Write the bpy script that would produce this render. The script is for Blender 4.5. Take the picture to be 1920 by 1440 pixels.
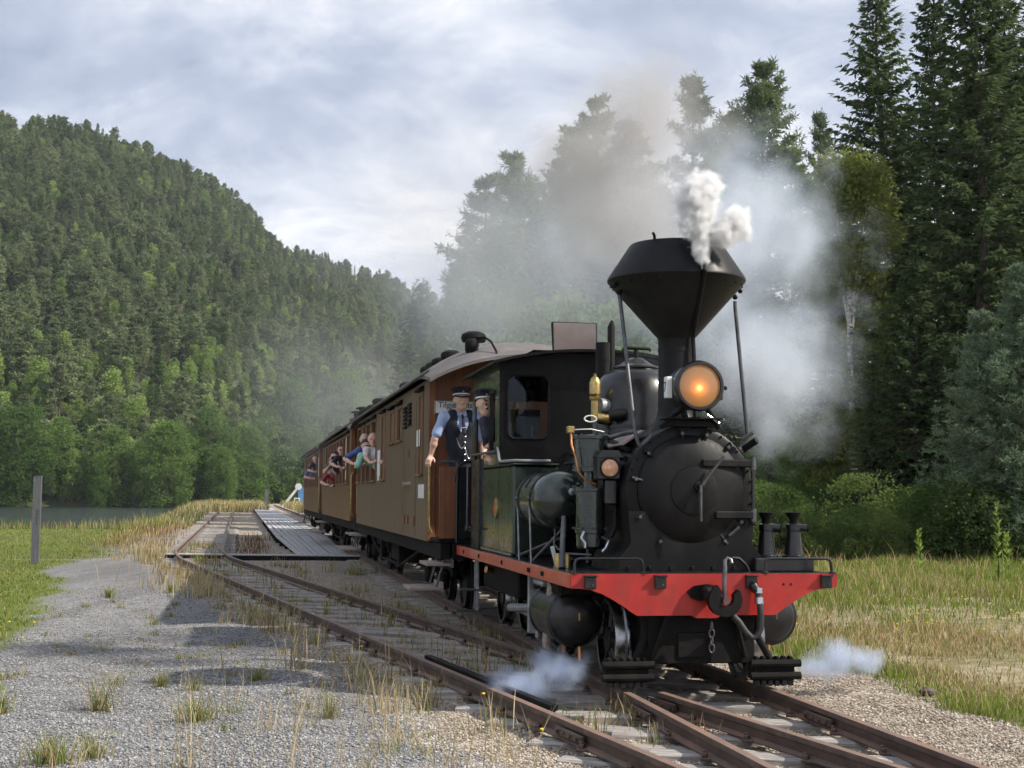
import bpy, math, random
import numpy as np
from mathutils import Vector, Matrix
for o in list(bpy.data.objects): bpy.data.objects.remove(o)
sc = bpy.context.scene
col = sc.collection
rng = np.random.default_rng(7)
random.seed(7)
R = math.radians

# ------------------------------------------------------------------ camera
CAM_H, PITCH, ROLL = 1.46, math.atan(210 / 2600), .009
cam_data = bpy.data.cameras.new('camera'); cam = bpy.data.objects.new('camera', cam_data); col.objects.link(cam)
cam_data.sensor_width = 36; cam_data.lens = 36 * 2600 / 1920
cam_data.clip_start = .1; cam_data.clip_end = 6000
cam.matrix_world = (Matrix.Translation((0, 0, CAM_H)) @ Matrix.Rotation(math.pi / 2 + PITCH, 4, 'X') @ Matrix.Rotation(ROLL, 4, 'Z'))
sc.camera = cam

# ------------------------------------------------------------------ sky and sun
SUN_DIR = Vector((.80, -.20, .735)).normalized()          # towards the sun
w = bpy.data.worlds.new('World'); sc.world = w; w.use_nodes = True
nt = w.node_tree; N = nt.nodes; K = nt.links; N.clear()
def nd(tree, kind, **kw):
    n = tree.nodes.new(kind)
    for k, v in kw.items():
        if k.startswith('i_'):
            n.inputs[k[2:].replace('_', ' ')].default_value = v
        else: setattr(n, k, v)
    return n
def mth(tree, op, a, b=None, c=None, clamp=False):
    n = tree.nodes.new('ShaderNodeMath'); n.operation = op; n.use_clamp = clamp
    for i, v in enumerate((a, b, c)):
        if v is None: continue
        if isinstance(v, (int, float)): n.inputs[i].default_value = v
        else: tree.links.new(v, n.inputs[i])
    return n.outputs[0]
def ramp(tree, fac, stops, interp='LINEAR'):
    n = tree.nodes.new('ShaderNodeValToRGB'); tree.links.new(fac, n.inputs[0]); cr = n.color_ramp; cr.interpolation = interp
    while len(cr.elements) < len(stops): cr.elements.new(.5)
    for e, (p, c) in zip(cr.elements, stops):
        e.position = p; e.color = (*c, 1) if len(c) == 3 else c
    return n.outputs[0]
def mixc(tree, fac, a, b, mode='MIX'):
    n = tree.nodes.new('ShaderNodeMix'); n.data_type = 'RGBA'; n.blend_type = mode
    for sock, v in ((n.inputs[0], fac), (n.inputs[6], a), (n.inputs[7], b)):
        if isinstance(v, (int, float)): sock.default_value = v
        elif isinstance(v, (tuple, list)): sock.default_value = (*v, 1) if len(v) == 3 else v
        else: tree.links.new(v, sock)
    return n.outputs[2]
def noise(tree, vec, scale, detail=4, rough=.55, dist=0., out=0):
    n = tree.nodes.new('ShaderNodeTexNoise'); n.inputs['Scale'].default_value = scale; n.inputs['Detail'].default_value = detail
    n.inputs['Roughness'].default_value = rough; n.inputs['Distortion'].default_value = dist
    if vec is not None: tree.links.new(vec, n.inputs['Vector'])
    return n.outputs[out]
sky = nd(nt, 'ShaderNodeTexSky', sky_type='NISHITA', sun_disc=False)
sky.sun_elevation = math.asin(SUN_DIR.z); sky.sun_rotation = math.atan2(SUN_DIR.x, SUN_DIR.y)
sky.air_density = 1.; sky.dust_density = 1.5
tc = nd(nt, 'ShaderNodeTexCoord')
sep = nd(nt, 'ShaderNodeSeparateXYZ'); K.new(tc.outputs['Generated'], sep.inputs[0])
zz = mth(nt, 'ADD', mth(nt, 'MAXIMUM', sep.outputs[2], .0), .10)
cmb = nd(nt, 'ShaderNodeCombineXYZ')
K.new(mth(nt, 'DIVIDE', sep.outputs[0], zz), cmb.inputs[0]); K.new(mth(nt, 'DIVIDE', sep.outputs[1], zz), cmb.inputs[1])
mp = nd(nt, 'ShaderNodeMapping'); K.new(cmb.outputs[0], mp.inputs[0]); mp.inputs['Scale'].default_value = (1., .75, 1); mp.inputs['Rotation'].default_value = (0, 0, R(24)); mp.inputs['Location'].default_value = (3.3, 1.7, 0)
n1 = noise(nt, mp.outputs[0], .55, 7, .58, .9)
n2 = noise(nt, mp.outputs[0], 1.9, 7, .62, .5)
cover = mth(nt, 'ADD', mth(nt, 'MULTIPLY', n1, .64), mth(nt, 'MULTIPLY', n2, .36))
cl = ramp(nt, cover, [(.40, (3.7, 4.3, 5.7)), (.46, (5.0, 5.6, 7.0)), (.515, (7.2, 7.6, 8.6)), (.57, (9.9, 9.95, 10.5))])
amount = ramp(nt, cover, [(.26, (.45,) * 3), (.42, (.93,) * 3)])
mx = mixc(nt, amount, sky.outputs[0], cl)
bg = nd(nt, 'ShaderNodeBackground'); bg.inputs['Strength'].default_value = .085
K.new(mx, bg.inputs[0]); wo = nd(nt, 'ShaderNodeOutputWorld'); K.new(bg.outputs[0], wo.inputs[0])
sun_d = bpy.data.lights.new('sun', 'SUN'); sun = bpy.data.objects.new('sun', sun_d); col.objects.link(sun)
sun_d.energy = 4.6; sun_d.angle = R(.8); sun_d.color = (1, .93, .82)
sun.rotation_euler = SUN_DIR.to_track_quat('Z', 'Y').to_euler()

# ------------------------------------------------------------------ exposure, renderer
sc.view_settings.view_transform = 'Standard'; sc.view_settings.look = 'None'
sc.view_settings.exposure = .42; sc.view_settings.gamma = 1; sc.view_settings.use_curve_mapping = False
cy = sc.cycles
cy.use_denoising = True
try: cy.denoiser = 'OPENIMAGEDENOISE'
except Exception: pass
cy.max_bounces = 6; cy.diffuse_bounces = 2; cy.glossy_bounces = 2; cy.use_light_tree = False; cy.transmission_bounces = 4; cy.volume_bounces = 4; cy.transparent_max_bounces = 8
cy.caustics_reflective = False; cy.caustics_refractive = False
cy.volume_step_rate = 2.0; cy.volume_max_steps = 96
cy.sample_clamp_indirect = 5
cy.use_adaptive_sampling = True; cy.adaptive_threshold = .025; cy.adaptive_min_samples = 12

# ------------------------------------------------------------------ materials
MATS = {}
def new_mat(name):
    m = bpy.data.materials.new(name); m.use_nodes = True; MATS[name] = m
    t = m.node_tree; b = t.nodes['Principled BSDF']
    return m, t, b
def pmat(name, c, rough=.5, metal=0., var=.12, scale=6., bump=0., bscale=40., spec=.5, coat=0., c2=None, stretch=(1, 1, 1), grime=None):
    """painted / worn surface: base colour varied by noise, roughness varied, optional bump"""
    m, t, b = new_mat(name)
    tcn = nd(t, 'ShaderNodeTexCoord'); mpn = nd(t, 'ShaderNodeMapping'); t.links.new(tcn.outputs['Object'], mpn.inputs[0]); mpn.inputs['Scale'].default_value = stretch
    n = noise(t, mpn.outputs[0], scale, 5, .6)
    c2 = c2 or tuple(min(1, x * (1 + 2.2 * var)) for x in c)
    lo = tuple(x * (1 - var) for x in c)
    cc = ramp(t, n, [(.3, lo), (.5, c), (.72, c2)])
    rg = mth(t, 'ADD', mth(t, 'MULTIPLY', n, .25), rough - .12, clamp=True)
    if grime:                                                        # soot, dust and rust in streaks and blotches
        mg = nd(t, 'ShaderNodeMapping'); t.links.new(tcn.outputs['Object'], mg.inputs[0]); mg.inputs['Scale'].default_value = (1, 1, .35); mg.inputs['Location'].default_value = (3, 7, 1)
        gf = ramp(t, noise(t, mg.outputs[0], grime[1], 7, .72), [(.46, (0,) * 3), (.70, (grime[2],) * 3)])
        cc = mixc(t, gf, cc, grime[0]); rg = mth(t, 'ADD', rg, mth(t, 'MULTIPLY', gf, .35), clamp=True)
    t.links.new(cc, b.inputs['Base Color']); t.links.new(rg, b.inputs['Roughness'])
    b.inputs['Metallic'].default_value = metal; b.inputs['Specular IOR Level'].default_value = spec
    b.inputs['Coat Weight'].default_value = coat; b.inputs['Coat Roughness'].default_value = .07
    if bump:
        bn = nd(t, 'ShaderNodeBump'); bn.inputs['Strength'].default_value = bump; bn.inputs['Distance'].default_value = .01
        t.links.new(noise(t, mpn.outputs[0], bscale, 4, .6), bn.inputs['Height']); t.links.new(bn.outputs[0], b.inputs['Normal'])
    return m
pmat('black_paint', (.0055, .0055, .007), .30, var=.3, scale=4, coat=.25, bump=.05, bscale=14, grime=((.022, .020, .018), 4.5, .5))
pmat('black_matt', (.004, .004, .0044), .5, spec=.22, var=.4, scale=5, bump=.2, bscale=30, c2=(.010, .0095, .0095), grime=((.014, .0125, .011), 5., .45))
pmat('smokebox_black', (.0045, .0044, .0048), .42, spec=.24, var=.4, scale=3, bump=.1, bscale=9, c2=(.010, .0095, .009), grime=((.020, .0175, .0155), 3.2, .55))
pmat('grimy_black', (.0065, .006, .0055), .75, spec=.2, var=.4, scale=9, bump=.3, bscale=50, c2=(.016, .013, .010))
pmat('green_paint', (.011, .021, .015), .27, var=.25, scale=3, coat=.6, bump=.025, bscale=7, grime=((.03, .03, .024), 4., .3))
pmat('red_paint', (.39, .017, .013), .42, var=.16, scale=5, coat=.15, bump=.08, bscale=30, c2=(.44, .03, .02), grime=((.15, .022, .016), 7., .65))
pmat('red_strip', (.55, .07, .035), .35, var=.2, scale=8, coat=.3, c2=(.60, .16, .09), grime=((.30, .17, .12), 6., .6))
pmat('steel', (.55, .56, .58), .32, metal=1., var=.25, scale=12)
pmat('grey_metal', (.30, .31, .32), .5, metal=.4, var=.3, scale=10, bump=.15)
pmat('dull_rod', (.10, .10, .105), .42, metal=.6, var=.3, scale=10)
pmat('brass', (.42, .31, .13), .42, metal=1., var=.25, scale=14)
pmat('copper', (.48, .22, .10), .4, metal=1., var=.25, scale=14)
pmat('rubber', (.02, .02, .021), .6, var=.3, scale=14, bump=.2, bscale=60)
pmat('wood_grey', (.45, .438, .43), .85, var=.28, scale=3, bump=.7, bscale=11, stretch=(14, 1.0, 14), c2=(.56, .55, .55))
pmat('wood_step', (.34, .27, .23), .75, var=.3, scale=3, bump=.5, bscale=9, stretch=(2, 14, 14), c2=(.46, .38, .33))
pmat('sleeper_wood', (.30, .27, .24), .92, var=.35, scale=3, bump=.9, bscale=9, stretch=(1.2, 14, 14), c2=(.55, .53, .51))
pmat('post_wood', (.105, .108, .118), .9, var=.25, scale=3, bump=.6, bscale=9, stretch=(12, 12, 1))
pmat('roof_grey', (.140, .125, .119), .72, var=.22, scale=2.2, bump=.12, bscale=18, c2=(.20, .182, .176), grime=((.11, .09, .08), 2.5, .6))
pmat('canvas_lid', (.27, .215, .195), .7, var=.15, scale=4)
pmat('white_paint', (.78, .78, .77), .5, var=.08, scale=6)
pmat('blue_board', (.12, .28, .55), .5, var=.1, scale=4)
pmat('print_black', (.02, .02, .02), .6, var=.1)
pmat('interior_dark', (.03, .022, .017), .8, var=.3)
pmat('skin', (.68, .42, .32), .5, var=.1, scale=9, c2=(.74, .45, .35))
pmat('hair_grey', (.42, .36, .30), .7, var=.3, scale=40)
pmat('hair_dark', (.02, .014, .011), .5, var=.3, scale=40)
pmat('navy', (.010, .012, .024), .8, var=.25, scale=20, bump=.2, bscale=120)
pmat('light_blue', (.36, .46, .70), .8, var=.12, scale=8, bump=.2, bscale=20)
pmat('mint', (.28, .52, .44), .8, var=.12, scale=8, bump=.2, bscale=20)
pmat('blue_shirt', (.07, .11, .30), .8, var=.2, scale=10)
pmat('dark_shirt', (.03, .03, .05), .8, var=.2, scale=10)
pmat('red_shirt', (.30, .06, .06), .8, var=.2, scale=10)
pmat('white_shirt', (.70, .70, .72), .8, var=.1, scale=10)
pmat('phone_black', (.01, .01, .012), .2, var=.1)
pmat('eye_dark', (.02, .015, .012), .25, var=.1)
def glassy(name, c=(.01, .012, .013), rough=.05):
    m, t, b = new_mat(name); b.inputs['Base Color'].default_value = (*c, 1); b.inputs['Roughness'].default_value = rough; b.inputs['Specular IOR Level'].default_value = .8
glassy('window_glass'); glassy('cab_glass', (.012, .014, .018), .12)
def thin_glass(name):
    m, t, b = new_mat(name); t.nodes.remove(b); o = t.nodes['Material Output']
    g = nd(t, 'ShaderNodeBsdfGlossy'); g.inputs['Roughness'].default_value = .03; g.inputs['Color'].default_value = (.9, .95, 1, 1)
    tr = nd(t, 'ShaderNodeBsdfTransparent'); tr.inputs['Color'].default_value = (.55, .6, .62, 1)
    fr = nd(t, 'ShaderNodeFresnel'); fr.inputs['IOR'].default_value = 1.5; mx = nd(t, 'ShaderNodeMixShader')
    t.links.new(fr.outputs[0], mx.inputs[0]); t.links.new(tr.outputs[0], mx.inputs[1]); t.links.new(g.outputs[0], mx.inputs[2]); t.links.new(mx.outputs[0], o.inputs[0])
thin_glass('thin_glass')
def varnish(name, c, c2, rough, board, axis):
    """varnished matchboard: vertical grain, groove every `board` metres along `axis`"""
    m, t, b = new_mat(name)
    tcn = nd(t, 'ShaderNodeTexCoord'); sp = nd(t, 'ShaderNodeSeparateXYZ'); t.links.new(tcn.outputs['Object'], sp.inputs[0])
    u = sp.outputs[axis]
    k = mth(t, 'DIVIDE', u, board); idx = mth(t, 'FLOOR', k); fr = mth(t, 'FRACT', k)
    wn = nd(t, 'ShaderNodeTexWhiteNoise', noise_dimensions='1D'); t.links.new(idx, wn.inputs['W'])
    mpn = nd(t, 'ShaderNodeMapping'); t.links.new(tcn.outputs['Object'], mpn.inputs[0]); mpn.inputs['Scale'].default_value = (9, 9, .8)
    n = noise(t, mpn.outputs[0], 2.5, 6, .62)
    f = mth(t, 'ADD', mth(t, 'MULTIPLY', n, .75), mth(t, 'MULTIPLY', wn.outputs[0], .25))
    cc = ramp(t, f, [(.28, tuple(x * .72 for x in c)), (.5, c), (.72, c2)])
    mg = nd(t, 'ShaderNodeMapping'); t.links.new(tcn.outputs['Object'], mg.inputs[0]); mg.inputs['Scale'].default_value = (2.2, 2.2, .22)
    gf = ramp(t, noise(t, mg.outputs[0], 2.6, 6, .7), [(.42, (0,) * 3), (.72, (.6,) * 3)]); cc = mixc(t, gf, cc, tuple(x * .72 + .012 for x in c))
    groove = mth(t, 'LESS_THAN', fr, .07)
    t.links.new(mixc(t, mth(t, 'MULTIPLY', groove, .55), cc, tuple(x * .3 for x in c)), b.inputs['Base Color'])
    t.links.new(mth(t, 'ADD', mth(t, 'MULTIPLY', n, .22), rough - .1), b.inputs['Roughness'])
    bn = nd(t, 'ShaderNodeBump'); bn.inputs['Strength'].default_value = .35; bn.inputs['Distance'].default_value = .006
    t.links.new(mth(t, 'SUBTRACT', mth(t, 'MULTIPLY', n, .25), groove), bn.inputs['Height']); t.links.new(bn.outputs[0], b.inputs['Normal'])
varnish('teak_side', (.146, .084, .059), (.215, .140, .104), .40, .11, 1)
varnish('teak_rear', (.175, .078, .040), (.25, .13, .075), .38, .11, 1)
varnish('teak_end', (.20, .068, .022), (.30, .11, .035), .42, .11, 0)
varnish('teak_frame', (.20, .090, .042), (.28, .14, .07), .45, 9., 1)
def rustmat():
    m, t, b = new_mat('rail_rust')
    tcn = nd(t, 'ShaderNodeTexCoord'); g = nd(t, 'ShaderNodeNewGeometry'); sp = nd(t, 'ShaderNodeSeparateXYZ'); t.links.new(g.outputs['Normal'], sp.inputs[0])
    n = noise(t, tcn.outputs['Object'], 5, 7, .7)
    cc = ramp(t, n, [(.3, (.052, .037, .031)), (.5, (.090, .062, .050)), (.7, (.15, .098, .074))])
    top = ramp(t, noise(t, tcn.outputs['Object'], 2.2, 5, .7), [(.35, (.155, .12, .103)), (.62, (.255, .155, .11))])
    up = ramp(t, sp.outputs[2], [(.75, (0,) * 3), (.95, (1,) * 3)])
    t.links.new(mixc(t, up, cc, top), b.inputs['Base Color']); b.inputs['Roughness'].default_value = .62; b.inputs['Metallic'].default_value = .15
    bn = nd(t, 'ShaderNodeBump'); bn.inputs['Strength'].default_value = .35; bn.inputs['Distance'].default_value = .004
    t.links.new(noise(t, tcn.outputs['Object'], 60, 4, .6), bn.inputs['Height']); t.links.new(bn.outputs[0], b.inputs['Normal'])
rustmat()
def wheelmat():
    pmat('wheel_black', (.012, .011, .011), .5, var=.4, scale=6)
    pmat('tyre_steel', (.35, .35, .36), .28, metal=1., var=.3, scale=7)
    pmat('tyre_rust', (.20, .12, .09), .6, metal=.3, var=.3, scale=9)
wheelmat()
def lampglass():
    m, t, b = new_mat('lit_lens')
    tcn = nd(t, 'ShaderNodeTexCoord'); g = nd(t, 'ShaderNodeVectorMath', operation='LENGTH'); mpn = nd(t, 'ShaderNodeMapping')
    t.links.new(tcn.outputs['Object'], mpn.inputs[0]); mpn.inputs['Scale'].default_value = (1, 0, 1); mpn.inputs['Location'].default_value = (.01, 0, .02); t.links.new(mpn.outputs[0], g.inputs[0])
    r = ramp(t, mth(t, 'DIVIDE', g.outputs['Value'], .17), [(0, (1, .60, .20)), (.12, (1, .42, .07)), (.28, (.75, .20, .02)), (.6, (.50, .17, .03)), (1, (.36, .16, .05))])
    s = ramp(t, mth(t, 'DIVIDE', g.outputs['Value'], .17), [(0, (1,) * 3), (.14, (.36,) * 3), (.5, (.16,) * 3), (1, (.10,) * 3)])
    t.links.new(r, b.inputs['Emission Color']); t.links.new(mth(t, 'MULTIPLY', s, 3.2), b.inputs['Emission Strength'])
    b.inputs['Base Color'].default_value = (.16, .10, .05, 1); b.inputs['Roughness'].default_value = .12; b.inputs['Coat Weight'].default_value = .6
lampglass()
pmat('amber_lens', (.62, .33, .19), .25, var=.2, scale=30, coat=.6)

# ------------------------------------------------------------------ mesh helpers
def link(o): col.objects.link(o); return o
def tag(o, label=None, cat=None, group=None, kind=None):
    for k, v in (('label', label), ('category', cat), ('group', group), ('kind', kind)):
        if v: o[k] = v
    return o
def empty(name, loc=(0, 0, 0), rz=0., label=None, cat=None, group=None, kind=None):
    o = link(bpy.data.objects.new(name, None)); o.location = loc; o.rotation_euler.z = rz; o.empty_display_size = .2
    return tag(o, label, cat, group, kind)
def frame_of(d):
    d = Vector(d).normalized(); a = Vector((0, 0, 1)) if abs(d.z) < .95 else Vector((1, 0, 0))
    u = d.cross(a).normalized(); return u, u.cross(d).normalized(), d
class MB:
    def __init__(s): s.v = []; s.f = []
    def add(s, vs, fs):
        b = len(s.v); s.v += [tuple(x) for x in vs]; s.f += [tuple(b + i for i in q) for q in fs]; return s
    def box(s, c, d, b=.0, m=None):
        """box of centre c, size d, chamfer b, optional rotation matrix m about c"""
        hx, hy, hz = d[0] / 2, d[1] / 2, d[2] / 2; b = min(b, hx * .9, hy * .9, hz * .9)
        vs = []; ix = {}
        def put(key, p):
            ix[key] = len(vs); vs.append(Vector(p))
        S = (-1, 1)
        if b <= 0:
            for x in S:
                for y in S:
                    for z in S: put((x, y, z), (x * hx, y * hy, z * hz))
            fs = [[ix[q] for q in ((1, -1, -1), (1, 1, -1), (1, 1, 1), (1, -1, 1))], [ix[q] for q in ((-1, 1, -1), (-1, -1, -1), (-1, -1, 1), (-1, 1, 1))],
                  [ix[q] for q in ((1, 1, -1), (-1, 1, -1), (-1, 1, 1), (1, 1, 1))], [ix[q] for q in ((-1, -1, -1), (1, -1, -1), (1, -1, 1), (-1, -1, 1))],
                  [ix[q] for q in ((-1, -1, 1), (1, -1, 1), (1, 1, 1), (-1, 1, 1))], [ix[q] for q in ((1, -1, -1), (-1, -1, -1), (-1, 1, -1), (1, 1, -1))]]
        else:
            for x in S:
                for y in S:
                    for z in S:
                        put((x, y, z, 0), (x * hx, y * (hy - b), z * (hz - b))); put((x, y, z, 1), (x * (hx - b), y * hy, z * (hz - b))); put((x, y, z, 2), (x * (hx - b), y * (hy - b), z * hz))
            fs = []
            def quad(keys, n):
                q = [ix[k] for k in keys]; a, bb, cc = vs[q[0]], vs[q[1]], vs[q[2]]
                if (bb - a).cross(cc - a).dot(Vector(n)) < 0: q.reverse()
                fs.append(q)
            for x in S: quad([(x, -1, -1, 0), (x, 1, -1, 0), (x, 1, 1, 0), (x, -1, 1, 0)], (x, 0, 0))
            for y in S: quad([(-1, y, -1, 1), (1, y, -1, 1), (1, y, 1, 1), (-1, y, 1, 1)], (0, y, 0))
            for z in S: quad([(-1, -1, z, 2), (1, -1, z, 2), (1, 1, z, 2), (-1, 1, z, 2)], (0, 0, z))
            for x in S:
                for y in S: quad([(x, y, -1, 0), (x, y, 1, 0), (x, y, 1, 1), (x, y, -1, 1)], (x, y, 0))
            for x in S:
                for z in S: quad([(x, -1, z, 0), (x, 1, z, 0), (x, 1, z, 2), (x, -1, z, 2)], (x, 0, z))
            for y in S:
                for z in S: quad([(-1, y, z, 1), (1, y, z, 1), (1, y, z, 2), (-1, y, z, 2)], (0, y, z))
            for x in S:
                for y in S:
                    for z in S: quad([(x, y, z, 0), (x, y, z, 1), (x, y, z, 2)], (x, y, z))
        C = Vector(c)
        return s.add([C + (m @ p if m is not None else p) for p in vs], fs)
    def span(s, lo, hi, b=0.): return s.box([(a + c) / 2 for a, c in zip(lo, hi)], [abs(c - a) for a, c in zip(lo, hi)], b)
    def tube(s, pts, r, n=10, caps=True):
        """swept round bar through pts; r is a number or one per point"""
        pts = [Vector(p) for p in pts]; rs = r if isinstance(r, (list, tuple)) else [r] * len(pts); vs = []; fs = []; u = None
        for i, p in enumerate(pts):
            d = (pts[min(i + 1, len(pts) - 1)] - pts[max(i - 1, 0)]).normalized()
            if u is None: u = frame_of(d)[0]
            u = (u - d * u.dot(d)).normalized(); v = d.cross(u)
            for k in range(n):
                a = 2 * math.pi * k / n; vs.append(p + (u * math.cos(a) + v * math.sin(a)) * rs[i])
        for i in range(len(pts) - 1):
            for k in range(n): fs.append((i * n + k, i * n + (k + 1) % n, (i + 1) * n + (k + 1) % n, (i + 1) * n + k))
        if caps: fs.append(tuple(range(n - 1, -1, -1))); fs.append(tuple((len(pts) - 1) * n + k for k in range(n)))
        return s.add(vs, fs)
    def lathe(s, prof, o=(0, 0, 0), d=(0, 0, 1), n=32, caps=True, arc=None):
        """profile [(radius, distance along d)]"""
        u, v, d = frame_of(d); O = Vector(o); vs = []; fs = []
        for r, h in prof:
            for k in range(n):
                a = 2 * math.pi * k / n; vs.append(O + d * h + (u * math.cos(a) + v * math.sin(a)) * r)
        for i in range(len(prof) - 1):
            for k in range(n): fs.append((i * n + k, i * n + (k + 1) % n, (i + 1) * n + (k + 1) % n, (i + 1) * n + k))
        if caps:
            if prof[0][0] > 1e-5: fs.append(tuple(range(n - 1, -1, -1)))
            if prof[-1][0] > 1e-5: fs.append(tuple((len(prof) - 1) * n + k for k in range(n)))
        # orient: profile running along +d with u x v = -d -> flip
        if u.cross(v).dot(d) < 0: fs = [tuple(reversed(q)) for q in fs]
        return s.add(vs, fs)
    def prism(s, poly, y0, y1, axis='y'):
        """polygon in the plane across `axis`, extruded from y0 to y1"""
        def P(a, b, t): return {'y': (a, t, b), 'x': (t, a, b), 'z': (a, b, t)}[axis]
        n = len(poly); vs = [P(a, b, y0) for a, b in poly] + [P(a, b, y1) for a, b in poly]
        fs = [tuple(range(n)), tuple(range(2 * n - 1, n - 1, -1))] + [(i, i + n, (i + 1) % n + n, (i + 1) % n) for i in range(n)]
        ar = sum(poly[i][0] * poly[(i + 1) % n][1] - poly[(i + 1) % n][0] * poly[i][1] for i in range(n))
        flip = (ar > 0) == (axis in 'xz'); flip = flip if y1 > y0 else not flip
        if flip: fs = [tuple(reversed(q)) for q in fs]
        return s.add(vs, fs)
    def ball(s, c, r, n=14, sq=(1, 1, 1)):
        prof = [(max(math.sin(math.pi * i / (n // 2)), 0) * r, -math.cos(math.pi * i / (n // 2)) * r) for i in range(n // 2 + 1)]
        b = len(s.v); s.lathe(prof, (0, 0, 0), (0, 0, 1), n, False)
        C = Vector(c)
        for i in range(b, len(s.v)): p = s.v[i]; s.v[i] = (C.x + p[0] * sq[0], C.y + p[1] * sq[1], C.z + p[2] * sq[2])
        return s
    def mesh(s, name, mat=None, smooth=True, ang=35):
        me = bpy.data.meshes.new(name); me.from_pydata(s.v, [], s.f); me.validate(); me.update()
        if mat: me.materials.append(MATS[mat] if isinstance(mat, str) else mat)
        if smooth:
            me.shade_smooth()
            try: me.set_sharp_from_angle(angle=R(ang))
            except Exception: pass
        return me
    def build(s, name, mat, parent=None, smooth=True, label=None, ang=35):
        o = link(bpy.data.objects.new(name, s.mesh(name, mat, smooth, ang)))
        if parent: o.parent = parent
        if label: o['label'] = label
        return o
def inst(name, me, parent=None, loc=(0, 0, 0), rot=(0, 0, 0), scale=(1, 1, 1)):
    o = link(bpy.data.objects.new(name, me)); o.parent = parent; o.location = loc; o.rotation_euler = rot
    o.scale = scale if isinstance(scale, (tuple, list)) else (scale,) * 3
    return o
def arc(c, r, a0, a1, n, f): return [f(c, r, R(a0 + (a1 - a0) * i / n)) for i in range(n + 1)]
def np_mesh(name, V, F, mat, smooth=False, colattr=None):
    """fast mesh from numpy arrays; F (n,3) or (n,4)"""
    me = bpy.data.meshes.new(name); V = np.asarray(V, np.float32); F = np.asarray(F, np.int32); k = F.shape[1]
    me.vertices.add(len(V)); me.vertices.foreach_set('co', V.ravel())
    me.loops.add(F.size); me.loops.foreach_set('vertex_index', F.ravel())
    me.polygons.add(len(F)); me.polygons.foreach_set('loop_start', np.arange(0, F.size, k, dtype=np.int32))
    if smooth: me.polygons.foreach_set('use_smooth', np.ones(len(F), bool))
    if colattr is not None:
        a = me.color_attributes.new('col', 'FLOAT_COLOR', 'POINT'); a.data.foreach_set('color', np.asarray(colattr, np.float32).ravel())
    me.update(calc_edges=True)
    if mat: me.materials.append(MATS[mat] if isinstance(mat, str) else mat)
    return me
# ------------------------------------------------------------------ the lie of the land (metres; rail head of the main track is z = 0)
def main_x(Y): return 3.50 - .1915 * Y
def side_x(Y):
    Y = np.asarray(Y, float); a, b = 30., 37.; t = np.clip((Y - a) / (b - a), 0, 1)
    x = 4.254 - .352 * np.minimum(Y, a)
    mid = -.352 * t * (b - a) + (.352 - .196) * (b - a) * t * t / 2
    return x + mid - .196 * np.maximum(Y - b, 0)
GZ = -.15
def smooth(a, b, x): t = np.clip((x - a) / (b - a), 0, 1); return t * t * (3 - 2 * t)
def vnoise(X, Y, s, seed=0):
    """cheap value noise on numpy arrays"""
    x = np.asarray(X) * s + seed * 17.3; y = np.asarray(Y) * s + seed * 9.7
    xi = np.floor(x).astype(np.int64); yi = np.floor(y).astype(np.int64); fx = x - xi; fy = y - yi; fx = fx * fx * (3 - 2 * fx); fy = fy * fy * (3 - 2 * fy)
    def hsh(a, b):
        n = (a * 374761393 + b * 668265263 + seed * 1442695) & 0xffffffff; n = ((n ^ (n >> 13)) * 1274126177) & 0xffffffff; return ((n ^ (n >> 16)) & 0xffff) / 65535.
    return (hsh(xi, yi) * (1 - fx) + hsh(xi + 1, yi) * fx) * (1 - fy) + (hsh(xi, yi + 1) * (1 - fx) + hsh(xi + 1, yi + 1) * fx) * fy
def fbm(X, Y, s, seed=0, o=4): return sum(vnoise(X, Y, s * 2 ** i, seed + i) / 2 ** i for i in range(o)) / (2 - 2 ** (1 - o))
def lawn_edge(Y): return np.interp(Y, [-10, 5, 11.3, 13.5, 22, 30], [-2.4, -3.0, -4.2, -4.9, -7.1, -9.9])
WATER = -1.15
def shore(X, Y):
    """signed metres inland of the lake edge"""
    bank = X - (side_x(Y) - 3.6 - 1.2 * fbm(X, Y, .15, 4))
    near = 60. + 5 * fbm(X, Y, .1, 6) - Y
    return np.maximum(bank, near)
def ground_z(X, Y):
    X = np.asarray(X, float); Y = np.asarray(Y, float)
    z = GZ + .05 * (fbm(X, Y, .5, 1) - .5) + .03 * (fbm(X, Y, 2.2, 2, 2) - .5)
    d = X - main_x(Y); z = z - .028 * smooth(-1.7, -1.2, X - side_x(Y)) * smooth(1.7, 1.3, d)
    z = z + .10 * smooth(2.5, 6, d) * (fbm(X, Y, .35, 3) - .3)                       # meadow bumps
    z = z + smooth(9, 34, d + .0 * Y) * smooth(26, 60, Y) * 2.4 + smooth(48, 120, Y) * smooth(3, 30, d) * 5   # wooded bank
    s = shore(X, Y); z = z - 2.6 * smooth(1.5, -5, s)
    return z
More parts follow.
